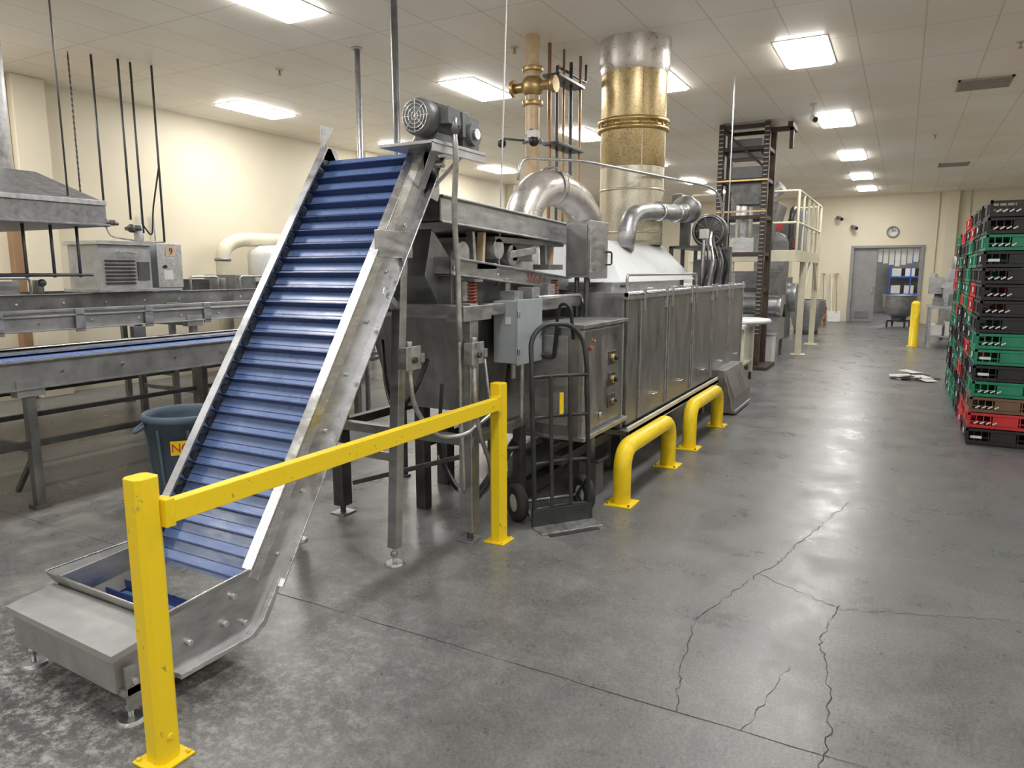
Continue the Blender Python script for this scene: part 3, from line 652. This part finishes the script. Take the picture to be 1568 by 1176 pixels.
g.box(-5.20,-5.19,-.4,6.1,.85,.852,'stainless'); g.bar((-5.23,2.63,.40),(-5.5,2.63,.08),.03,.03,'steel_mid'); g.box(-5.75,-5.70,-.4,6.1,1.035,1.055,'stainless'); g.box(-5.99,-5.75,-.4,6.1,1.03,1.04,'steel_mid')
g.done('body',p,.003)
p,g=longconv('mesh_belt_conveyor',-7.25,-6.3,-.5,8.6,1.28,.13,'mesh_belt',[.4,2.6,4.8,7.0,8.4],'dusty_steel'); 
for k in range(14): g.box(-6.29,-6.27,-.3+k*.65,-.22+k*.65,1.13,1.33,'stainless')
g.box(-6.32,-6.28,-.4,8.5,1.31,1.33,'dusty_steel'); g.cyl((-6.25,-.4,1.02),(-6.25,8.4,1.02),.02,'galv',8); g.box(-6.5,-6.46,-.4,8.5,1.26,1.275,'steel_mid'); g.box(-7.0,-6.96,-.4,8.5,1.26,1.275,'steel_mid')
for k in range(5): g.box(-6.3,-6.24,.9+k*1.6,1.02+k*1.6,1.02,1.14,'yellow' if k%2 else 'motor_grey')
g.done('body',p,.003)
p,g=longconv('transfer_conveyor',-8.6,-7.6,0,10.5,1.42,.2,'steel_mid',[.5,3,5.5,8,10.3],'steel_mid')
for k in range(13):
    y=.6+k*.75
    if 4.0<y<5.8: continue
    g.box(-8.4,-7.8,y,y+.35,1.40,1.50+.05*(k%3),random.choice(['steel_mid','galv','steel_dark','dusty_steel'])); g.cyl((-7.75,y+.5,1.42),(-7.75,y+.5,1.56),.05,'steel_mid',12); g.tube([(-7.7,y,1.42),(-7.7,y,1.58),(-7.7,y+.4,1.58),(-7.7,y+.4,1.42)],.014,'galv',8,.04)
g.done('body',p,.003)
p=empty('proofer_control_unit'); g=G()
g.box(-8.1,-7.45,4.55,5.25,1.425,1.46,'stainless'); g.box(-8.05,-7.5,4.6,5.2,1.46,1.96,'dusty_steel'); g.box(-8.08,-7.46,4.57,5.23,1.93,1.97,'stainless')
for k in range(7): g.bar((-7.49,4.66,1.52+k*.04),(-7.49,5.0,1.52+k*.04),.02,.01,'steel_dark',(1,0,1))
g.box(-7.5,-7.485,5.03,5.17,1.55,1.75,'steel_dark'); g.tube([(-7.49,4.8,1.85),(-7.44,4.8,1.85),(-7.44,5.0,1.85),(-7.49,5.0,1.85)],.008,'polished',6,.01)
g.box(-7.85,-7.55,5.32,5.62,1.425,1.95,'grey_paint'); g.box(-7.55,-7.54,5.31,5.63,1.46,1.96,'galv'); g.box(-7.54,-7.535,5.42,5.55,1.82,1.93,'orange_pipe'); g.cyl((-7.54,5.4,1.7),(-7.52,5.4,1.7),.02,'black',12); g.box(-7.54,-7.535,5.38,5.5,1.55,1.66,'white_paint')
g.done('housing',p,.004); text('9',(-7.53,5.485,1.875),(R(90),0,R(90)),.1,'black',p,'number')
p=empty('galvanized_range_hood'); g=G()
g.box(-7.9,-5.62,.6,3.54,2.02,2.19,'hood_galv'); g.taper((-7.9,-5.62,.6,3.54),2.19,(-6.95,-6.2,2.7,3.35),2.44,'hood_galv'); g.box(-7.92,-5.6,.58,3.56,2.0,2.02,'hood_galv'); g.box(-5.615,-5.60,.6,3.54,2.16,2.2,'galv')
g.cyl((-6.65,3.10,2.42),(-6.65,3.10,ZC),.29,'galv',32)
g.done('canopy',p,.004)
g=G()
for y in (2.2,3.3): g.cyl((-5.7,y,2.19),(-5.7,y,ZC),.008,'steel_dark',6)
for k in range(5): g.cyl((-5.8,2.6+.2*k,1.60),(-5.8,2.6+.2*k,2.01),.012,'steel_dark',8)
g.tube([(-5.8,2.3,1.62),(-5.8,3.5,1.62)],.014,'steel_dark',8); g.sphere((-5.8,3.1,1.56),.03,'steel_dark')
g.done('burner_pipes',p,0)
p=empty('hanging_gas_lines'); g=G()
for x,y,z0 in ((-8.2,5.15,2.25),(-8.1,5.4,2.25),(-8.1,5.55,2.1),(-8.0,5.75,2.0)):
    g.cyl((x,y,z0),(x,y,ZC),.013,'steel_dark',8)
for k in range(56):
    z=2.3+k*.031; g.tube([(-8.3+.01*math.cos(t)*(k%2),4.95+.01*math.cos(t)*((k+1)%2),z+.018*math.sin(t)) for t in [2*math.pi*j/8 for j in range(9)]],.004,'steel_dark',4)
g.cyl((-8.3,4.95,2.25),(-8.3,4.95,4.05),.004,'steel_dark',4)
for x,y,z in ((-8.2,5.15,2.2),(-8.1,5.4,2.15)):
    g.sphere((x,y,z),.05,'steel_dark'); g.cyl((x-.1,y,z),(x+.1,y,z),.025,'steel_dark',10); g.cyl((x,y,z),(x,y+.15,z),.02,'steel_dark',10); g.cyl((x+.1,y,z-.03),(x+.1,y,z+.03),.05,'steel_dark',12)
g.cyl((-8.1,5.48,1.98),(-8.1,5.48,2.2),.05,'white_paint',16)
g.tube([(-8.2,5.15,2.15),(-8.2,5.2,2.05),(-8.1,5.5,2.0),(-8.0,5.75,2.0)],.01,'galv',8,.05)
g.tube([(-8.1,5.55,2.2),(-8.1,5.66,2.05),(-8.1,5.7,2.4),(-8.0,5.75,2.9)],.01,'black',8,.1)
g.done('pipes',p,0)
p=empty('mixing_tank'); g=G(); tx=-9.25
g.lathe([(0,2.08),(.30,2.06),(.46,1.98),(.49,1.9),(.49,1.2),(.30,.9),(0,.85)],(tx,8.75,0),'white_paint',32)
for a in range(4): g.cyl((tx+.3*math.cos(a*1.57+.8),8.75+.3*math.sin(a*1.57+.8),0),(tx+.3*math.cos(a*1.57+.8),8.75+.3*math.sin(a*1.57+.8),1.2),.03,'steel_mid',10)
g.tube([(-8.72,8.35,1.3),(-8.72,8.35,2.22),(-8.74,9.4,2.25)],.018,'steel_mid',8,.05); g.box(-8.76,-8.72,8.7,8.9,1.6,1.9,'galv'); g.cyl((-8.78,8.5,1.75),(-8.7,8.5,1.75),.05,'motor_grey',12)
g.done('tank',p,0)
p=empty('vacuum_duct'); g=G()
g.tube([(-9.4,7.75,0),(-9.4,7.75,2.0),(-9.45,8.1,2.15),(-9.72,9.9,2.2),(-9.95,9.9,2.2)],.11,'cream_paint',20,.3)
for z in (1.0,1.8): g.lathe([(.11,z),(.125,z+.01),(.125,z+.04),(.11,z+.05)],(-9.4,7.75,0),'steel_mid',20)
g.done('duct',p,0)
p=empty('wall_switch_box'); g=G()
for y in (6.8,7.0): g.box(-10,-9.9,y-.07,y+.07,1.75,2.0,'steel_mid'); g.box(-9.9,-9.89,y-.08,y+.08,1.74,2.01,'galv'); g.cyl((-9.95,y,2.0),(-9.95,y,2.5),.012,'galv',8); g.box(-9.89,-9.88,y-.02,y+.02,1.85,1.92,'black')
g.done('boxes',p,.003)
# ------------------------------------------------------------------ poles & pipes to ceiling
def pole(name,x,y,z0,z1,r,m):
    g=G(); g.cyl((x,y,z0),(x,y,z1),r,m,16); g.cyl((x,y,ZC-.02),(x,y,ZC),r*2,m,16); g.cyl((x,y,z0),(x,y,z0+.02),r*1.8,m,16); return g.done(name,bevel=0)
pole('support_pole',-3.45,4.5,0,ZC,.026,'steel_mid')
pole('support_pole',-5.42,6.4,0,ZC,.03,'galv')
p=empty('gas_supply_pipe'); g=G(); px_,py_=-3.55,6.95
g.cyl((px_,py_,2.3),(px_,py_,ZC),.075,'orange_pipe',24); g.cyl((px_,py_,0),(px_,py_,2.3),.06,'orange_pipe',20)
g.cyl((px_-.22,py_,3.55),(px_+.25,py_,3.55),.05,'brass',20); g.sphere((px_,py_,3.55),.12,'brass')
for q in (-.22,.25): g.cyl((px_+q-.02,py_,3.55),(px_+q+.02,py_,3.55),.085,'brass',20)
for z in (3.38,3.72,3.0,2.5): g.cyl((px_,py_,z-.02),(px_,py_,z+.02),.11,'brass' if z>3.2 else 'steel_mid',24)
g.cyl((px_,py_-.1,3.05),(px_+.12,py_-.25,3.05),.03,'steel_dark',10); g.sphere((px_+.16,py_-.28,2.95),.055,'black'); g.box(px_+.1,px_+.2,py_-.32,py_-.22,2.98,3.05,'white_paint')
g.sphere((px_-.2,py_-.3,2.95),.045,'black'); g.bar((px_,py_,3.0),(px_-.2,py_-.3,3.0),.02,.02,'steel_dark')
g.done('riser',p,.002)
p=empty('pipe_cluster'); g=G()
for k,(x,y,m,r) in enumerate(((-3.5,7.25,'copper',.02),(-3.48,7.4,'steel_dark',.016),(-3.46,7.53,'copper',.014),(-3.44,7.68,'steel_dark',.02),(-3.4,7.85,'copper',.016))):
    g.cyl((x,y,0),(x,y,ZC-.25+.05*k if k%2 else ZC),r,m,10)
for z in (3.7,3.0): g.box(-3.56,-3.36,7.2,7.9,z,z+.03,'steel_dark')
g.tube([(-3.48,7.4,3.8),(-3.48,7.4,3.85),(-3.48,8.2,3.85),(-3.48,8.2,ZC)],.016,'steel_dark',8,.05)
g.done('pipes',p,.002)

# ------------------------------------------------------------------ bucket elevator tower
p=empty('bucket_elevator'); g=G()
x0,x1,y0,y1=-2.82,-2.1,12.45,13.1
for x in (x0,x1):
    for y in (y0,y1): g.box(x-.045,x+.045,y-.045,y+.045,0,ZC-.02,'rust')
for x in (x0,x1):
    for k in range(50): g.box(x-.035,x+.035,y0-.06,y0-.045,.6+k*.068,.62+k*.068,'steel_mid')
for z in (1.3,1.9,2.5,3.1,3.6,3.95):
    g.box(x0,x1,y0-.03,y0+.03,z,z+.06,'rust'); g.box(x0,x1,y1-.03,y1+.03,z,z+.06,'rust'); g.box(x0-.03,x0+.03,y0,y1,z,z+.06,'rust'); g.box(x1-.03,x1+.03,y0,y1,z,z+.06,'rust')
g.bar((x0,y0,3.95),(x1,y0,3.3),.03,.04,'rust'); g.box(x1,-1.72,y0+.1,y0+.18,3.88,3.95,'rust'); g.box(-1.78,-1.72,y0+.1,y0+.18,3.6,3.95,'rust'); g.box(-1.8,-1.72,y0-.0,y0+.6,3.92,4.0,'rust')
g.taper((x0+.25,x1-.1,y0+.1,y1-.1),2.75,(x0+.12,x1-.04,y0+.05,y1-.05),3.05,'steel_mid'); g.box(x0+.12,x1-.04,y0+.05,y1-.05,3.05,3.35,'steel_dark')
for z in (3.12,2.62): g.bar((x0-.05,y0-.06,z),(x1+.05,y0-.06,z),.02,.03,'brass')
g.box(x0+.1,x1-.1,y0+.1,y1-.1,0.3,.9,'steel_mid'); g.cyl((x0+.36,y0+.3,2.2),(x0+.36,y0+.3,2.75),.14,'galv',20); g.box(x0+.2,x1-.15,y0+.1,y1-.1,1.9,2.2,'stainless'); g.box(x0+.1,x1-.1,y0+.1,y1-.1,3.5,3.8,'steel_dark')
g.box(x0-.2,x1+.2,y0-.1,y1+.1,0,.06,'rust')
g.done('tower',p,.003)
p=empty('packing_table'); g=G()
g.box(-2.75,-1.95,10.5,11.4,.82,.88,'white_paint'); g.prismx([(10.55,.82),(11.35,.82),(11.25,.25),(10.75,.25)],-2.5,-2.0,'white_paint')
g.lathe([(0,.88),(.45,.88),(.47,.9),(.47,.92),(.45,.94),(0,.94)],(-2.15,11.1,0),'white_plastic',36)
for x in (-2.6,-1.98):
    for y in (10.6,11.3): g.box(x-.03,x+.03,y-.03,y+.03,.12,.85,'cream_paint'); g.cyl((x-.015,y,.06),(x+.015,y,.06),.06,'rubber',16); g.box(x-.025,x+.025,y-.02,y+.02,.06,.14,'steel_mid')
g.bar((-1.98,10.6,.3),(-1.98,11.3,.3),.04,.04,'cream_paint')
g.done('table',p,.004)
p=empty('access_platform'); g=G()
PX0,PX1,PY0,PY1=-3.6,-1.72,13.7,17.5
for x in (PX0,PX1-.03):
    for y in (15.1,17.4,13.8): 
        if y==13.8 and x>-2: continue
        g.box(x-.055,x+.055,y-.055,y+.055,0,2.0,'cream_paint'); g.box(x-.13,x+.13,y-.13,y+.13,0,.015,'cream_paint')
g.box(PX0,PX1,PY0,PY1,1.90,1.96,'stainless'); g.box(PX1-.02,PX1+.02,PY0,PY1,1.82,2.02,'cream_paint'); g.box(PX0,PX1,PY0-.02,PY0+.02,1.82,2.02,'cream_paint')
n=6
for k in range(n):
    y=PY0+(PY1-PY0)*k/(n-1); g.cyl((PX1,y,1.95),(PX1,y,3.05),.022,'cream_paint',10)
for z in (2.5,3.05): g.tube([(PX0,PY0,z),(PX1,PY0,z),(PX1,PY1,z),(PX1-.6,PY1,z)],.022,'cream_paint',10,.08)
for x in (PX0,-2.7): g.cyl((x,PY0,1.95),(x,PY0,3.05),.022,'cream_paint',10)
g.bar((PX1,15.1,1.0),(PX1,16.0,1.85),.05,.05,'cream_paint'); g.bar((PX1,17.4,1.2),(PX1,16.7,1.85),.05,.05,'cream_paint')
g.done('frame',p,.003)
p=empty('ingredient_hopper'); g=G()
g.taper((-2.9,-2.3,14.2,14.9),1.965,(-3.1,-2.1,14.0,15.1),2.9,'stainless'); g.cyl((-2.2,14.6,2.2),(-2.2,15.1,2.2),.18,'stainless',24); g.cyl((-2.2,14.58,2.5),(-2.2,14.6,2.5),.1,'red',16)
g.box(-2.4,-1.95,15.3,15.9,1.965,2.6,'steel_mid'); g.box(-2.4,-1.9,15.2,15.22,2.1,2.3,'marking'); g.cyl((-2.5,14.4,2.9),(-2.1,14.3,3.2),.12,'galv',20); g.box(-2.2,-1.95,14.2,14.5,1.965,2.2,'motor_grey')
g.tube([(-2.0,15.0,2.0),(-2.0,15.0,2.8),(-2.0,15.4,2.9),(-2.1,15.5,2.6)],.05,'steel_dark',12,.15); g.box(-2.1,-1.9,16.3,16.7,1.965,2.9,'grey_paint')
g.done('hopper',p,.004)
p=empty('dough_divider'); g=G()
g.box(-2.9,-2.0,14.0,14.9,.35,1.2,'stainless'); g.cyl((-2.9,13.9,1.0),(-1.95,13.9,1.0),.17,'steel_mid',24); g.cyl((-2.0,13.9,1.0),(-1.93,13.9,1.0),.2,'stainless',24)
g.taper((-2.7,-2.2,14.1,14.8),1.2,(-2.95,-2.0,14.0,14.9),1.65,'stainless')
for x in (-2.85,-2.05):
    for y in (14.05,14.85): g.box(x-.03,x+.03,y-.03,y+.03,0,.35,'steel_mid')
g.box(-2.7,-1.98,13.35,13.75,.0,.5,'white_paint'); g.box(-2.72,-1.96,13.33,13.77,.5,.53,'stainless'); g.cyl((-2.0,14.4,.9),(-1.92,14.4,.9),.12,'black',20)
g.done('divider',p,.004)
p=empty('steel_mixer'); g=G()
g.box(-3.4,-2.5,18.5,19.6,0,1.5,'stainless_panel'); g.box(-3.3,-2.6,18.6,19.5,1.5,1.9,'steel_mid'); g.cyl((-2.5,19.0,1.0),(-2.3,19,1.0),.35,'stainless',28); g.lathe([(0,.1),(.3,.1),(.42,.5),(.45,.9),(.43,.9)],(-2.2,20.4,0),'stainless',28); g.cyl((-2.2,20.4,0),(-2.2,20.4,.12),.3,'steel_dark',20)
g.done('mixer',p,.005)
# ------------------------------------------------------------------ back area right
p=empty('mixing_bowl_dolly'); g=G(); c=(-.05,24.2,0)
g.lathe([(0,.28),(.22,.29),(.38,.42),(.45,.62),(.46,.92),(.48,.93),(.48,.95),(.45,.95),(.43,.6),(0,.35)],c,'stainless',36); g.cyl((c[0],c[1],.16),(c[0],c[1],.3),.2,'steel_dark',20)
for k in range(4):
    a=k*1.57+.5; x,y=c[0]+.34*math.cos(a),c[1]+.34*math.sin(a); g.bar((c[0],c[1],.18),(x,y,.18),.06,.05,'steel_dark'); g.cyl((x-.02,y,.07),(x+.02,y,.07),.07,'rubber',14); g.box(x-.03,x+.03,y-.02,y+.02,.07,.18,'steel_dark')
g.done('bowl',p,.003)
p=empty('steel_worktable'); g=G()
g.box(.5,1.9,17.6,18.9,.86,.90,'stainless'); g.box(.55,1.85,17.65,18.85,.25,.28,'stainless')
for x in (.55,1.85):
    for y in (17.65,18.85): g.box(x-.025,x+.025,y-.025,y+.025,0,.87,'stainless')
for k in range(4): g.box(.6+k*.25,.8+k*.25,17.8,18.5,.28,.5+.08*(k%2),random.choice(['steel_dark','white_plastic','steel_mid']))
for k in range(3): g.box(.6+k*.3,.8+k*.3,18.0,18.5,.90,1.05+.1*k,('steel_mid','motor_grey','galv')[k])
g.done('table',p,.003)
p=empty('rounder_machine'); g=G()
g.box(.85,1.9,20.0,21.4,.3,1.25,'stainless'); g.taper((.8,1.9,20.0,21.4),1.25,(1.0,1.7,20.2,21.2),1.7,'stainless'); g.cyl((.7,20.7,1.0),(.85,20.7,1.0),.25,'steel_mid',24); g.cyl((1.2,20.5,1.7),(1.2,20.5,2.0),.2,'galv',24)
for x in (.9,1.85):
    for y in (20.1,21.3): g.box(x-.04,x+.04,y-.04,y+.04,0,.3,'steel_dark')
g.box(.55,.85,20.2,20.5,1.1,1.5,'stainless')
g.done('machine',p,.005)
p=empty('leaning_shovels'); g=G()
for k,(x,m) in enumerate(((-2.25,'wood'),(-2.0,'white_plastic'),(-1.85,'wood'))):
    g.bar((x,25.4,.3),(x-.1,25.92,1.55),.03,.03,m); g.bar((x+.03,25.3,.02),(x,25.42,.36),.22,.015,'white_plastic' if k else 'steel_mid',(0,1,.2)); g.bar((x-.16,25.93,1.56),(x-.04,25.93,1.56),.03,.03,m)
g.done('shovels',p,.003)
p=empty('pallet_of_boxes'); g=G()
for k in range(5): g.box(-2.75+.02*(k%2),-2.05+.03*(k%2),23.3,24.1,.12+k*.11,.225+k*.11,'cardboard' if k!=3 else 'red')
for x in (-2.75,-2.42,-2.1): g.box(x,x+.07,23.3,24.1,.02,.1,'wood')
for k in range(5): g.box(-2.75,-2.03,23.3+k*.18,23.38+k*.18,.10,.12,'wood'); g.box(-2.75,-2.03,23.3+k*.18,23.38+k*.18,.0,.02,'wood')
g.done('boxes',p,.003)
p=empty('wall_clock'); g=G(); c=(-.42,YB,2.88)
g.lathe([(0,-.03),(.15,-.03),(.15,-.05),(.175,-.05),(.18,-.03),(.18,0),(0,0)],c,'white_paint',36,'y'); g.tube([(c[0]+.165*math.cos(2*math.pi*k/32),YB-.05,c[2]+.165*math.sin(2*math.pi*k/32)) for k in range(33)],.014,'steel_mid',8)
g.bar((c[0],YB-.055,c[2]),(c[0]+.09,YB-.055,c[2]+.06),.012,.008,'black'); g.bar((c[0],YB-.055,c[2]),(c[0]-.02,YB-.055,c[2]+.13),.01,.006,'black')
for k in range(12): t=k*math.pi/6; g.bar((c[0]+.12*math.cos(t),YB-.045,c[2]+.12*math.sin(t)),(c[0]+.14*math.cos(t),YB-.045,c[2]+.14*math.sin(t)),.008,.006,'black')
g.done('clock',p,0)
for (x,y,z,ceil) in ((-2.0,YB,3.4,False),(-1.55,YB,3.1,False),(-1.35,11.6,3.75,True)):
    p=empty('security_camera'); g=G()
    if ceil:
        g.cyl((x,y,ZC),(x,y,3.85),.015,'white_paint',8); g.cyl((x,y,ZC-.02),(x,y,ZC),.05,'white_paint',16); g.cyl((x,y+.1,3.87),(x+.06,y-.15,3.80),.045,'white_paint',16); g.cyl((x+.06,y-.15,3.80),(x+.063,y-.165,3.797),.035,'black',16)
    else:
        g.cyl((x,y-.02,z),(x,y,z),.07,'white_paint',16); g.cyl((x,y,z),(x,y-.15,z-.02),.02,'white_paint',8); g.cyl((x-.05,y-.1,z-.03),(x+.1,y-.3,z-.1),.055,'steel_mid',16); g.cyl((x+.1,y-.3,z-.1),(x+.11,y-.31,z-.105),.04,'black',16)
    g.done('camera',p,0)
g=G(); g.tube([(1.6,YB-.03,0),(1.6,YB-.03,ZC)],.02,'cream_paint',8); g.box(.72,.86,YB-.08,YB,1.3,1.6,'white_paint'); g.tube([(.79,YB-.03,1.6),(.79,YB-.03,ZC)],.015,'cream_paint',8); g.done('wall_conduit',bevel=.002)
p=empty('scattered_papers'); g=G()
for k in range(9):
    x,y=.22+random.uniform(-.22,.3),12.7+random.uniform(-.4,.4); a=random.uniform(0,3.1); d=Vector((math.cos(a),math.sin(a),0)); c=Vector((x,y,.004+.006*k))
    g.bar(c-d*.14,c+d*.14+Vector((0,0,random.uniform(0,.03))),.2,.004,'black' if k in(0,3,5) else random.choice(['paper','white_plastic']))
g.done('sheets',p,0)

# ------------------------------------------------------------------ bread crates
def crate_mesh(cm,idx):
    g=G(); W,D,H=.60,.66,.152; t=.014; x0,x1,y0,y1=-W/2,W/2,-D/2,D/2
    g.box(x0+.01,x1-.01,y0+.01,y1-.01,.004,.014,cm)
    for z0,z1,o in ((0,.028,.004),(.118,.142,0)):
        g.box(x0+o,x1-o,y0+o,y0+o+t,z0,z1,cm); g.box(x0+o,x1-o,y1-o-t,y1-o,z0,z1,cm); g.box(x0+o,x0+o+t,y0+o+t,y1-o-t,z0,z1,cm); g.box(x1-o-t,x1-o,y0+o+t,y1-o-t,z0,z1,cm)
    for k in range(11):
        x=x0+.012+k*(W-.024)/10; w=.026 if k in(0,5,10) else .008
        for y in (y0+.005,y1-.005-t): g.box(x-w/2+.0,x+w/2,y,y+t*.8,.026,.12,cm)
    for k in range(12):
        y=y0+.012+k*(D-.024)/11; w=.03 if k in(0,3,8,11) else .008
        for x in (x0+.005,x1-.005-t): g.box(x,x+t*.8,y-w/2,y+w/2,.026,.12,cm)
    g.box(x0+.008,x1-.008,y0+.009,y0+.013,.055,.065,cm); g.box(x0+.009,x0+.013,y0+.01,y1-.01,.055,.065,cm)
    for (a,b_) in ((x0,y0),(x1,y0),(x0,y1),(x1,y1)): g.box(a-.022*(a>0)-.0,a+.022*(a<0),b_-.022*(b_>0),b_+.022*(b_<0),0,.15,cm)
    g.box(-.10,.10,y0-.002,y0+.012,.03,.115,cm)
    g.box(x0-.002,x0+.012,-.09,.09,.03,.115,cm)
    if idx%2: 
        g.box(-.26,-.17,y0-.003,y0+.002,.05,.075,'white_plastic')
        g.box(x0-.005,x0,-.14,-.05,.05,.10,'white_plastic')
    else:
        for k in range(4): g.bar((x0+.05+k*.05,y0-.001,.04),(x0+.085+k*.05,y0-.001,.062),.004,.012,'white_plastic')
    o=g.done('cm',None,0); me=o.data; bpy.data.objects.remove(o); return me
CM={}
for cm in ('black_crate','green_crate','red_crate','brown_crate'): CM[cm]=[crate_mesh(cm,0),crate_mesh(cm,1)]
front=['black_crate','red_crate','brown_crate','green_crate','black_crate','green_crate','green_crate','black_crate','black_crate','black_crate','black_crate','black_crate','green_crate','black_crate','black_crate']
for col in range(2):
    for j in range(6):
        if col==1 and j>0: continue
        p=empty('bread_crate_stack'); 
        nl=15 if j<4 else 14
        for k in range(nl):
            cm=front[k] if (col==0 and j==0) else random.choice(['black_crate','green_crate','red_crate','green_crate','black_crate','red_crate'])
            o=bpy.data.objects.new('crate_%d'%(k+1),random.choice(CM[cm])); COL.objects.link(o); o.parent=p
            o.location=(.94+col*.66+random.uniform(-.01,.01),8.28+j*.70+random.uniform(-.008,.008),.02+k*.1515)
        g=G(); g.box(-.29,.29,-.32,.32,.0,.02,'black_crate'); o=g.done('skid',p,.002); o.location=(.94+col*.66,8.28+j*.70,0)

# ------------------------------------------------------------------ world, camera
w=bpy.data.worlds.new('w'); SC.world=w; w.use_nodes=True; w.node_tree.nodes['Background'].inputs[0].default_value=(.9,.92,1,1); w.node_tree.nodes['Background'].inputs[1].default_value=.3
cd=bpy.data.cameras.new('camera'); cam=bpy.data.objects.new('camera',cd); COL.objects.link(cam)
cd.sensor_width=36; cd.lens=36*1087/1568; cd.clip_end=100
cam.location=(0,0,1.65); cam.rotation_euler=(R(90-9.043),0,R(28.636)); SC.camera=cam
try:
    SC.view_settings.view_transform='Standard'
except Exception: pass
SC.view_settings.exposure=.38
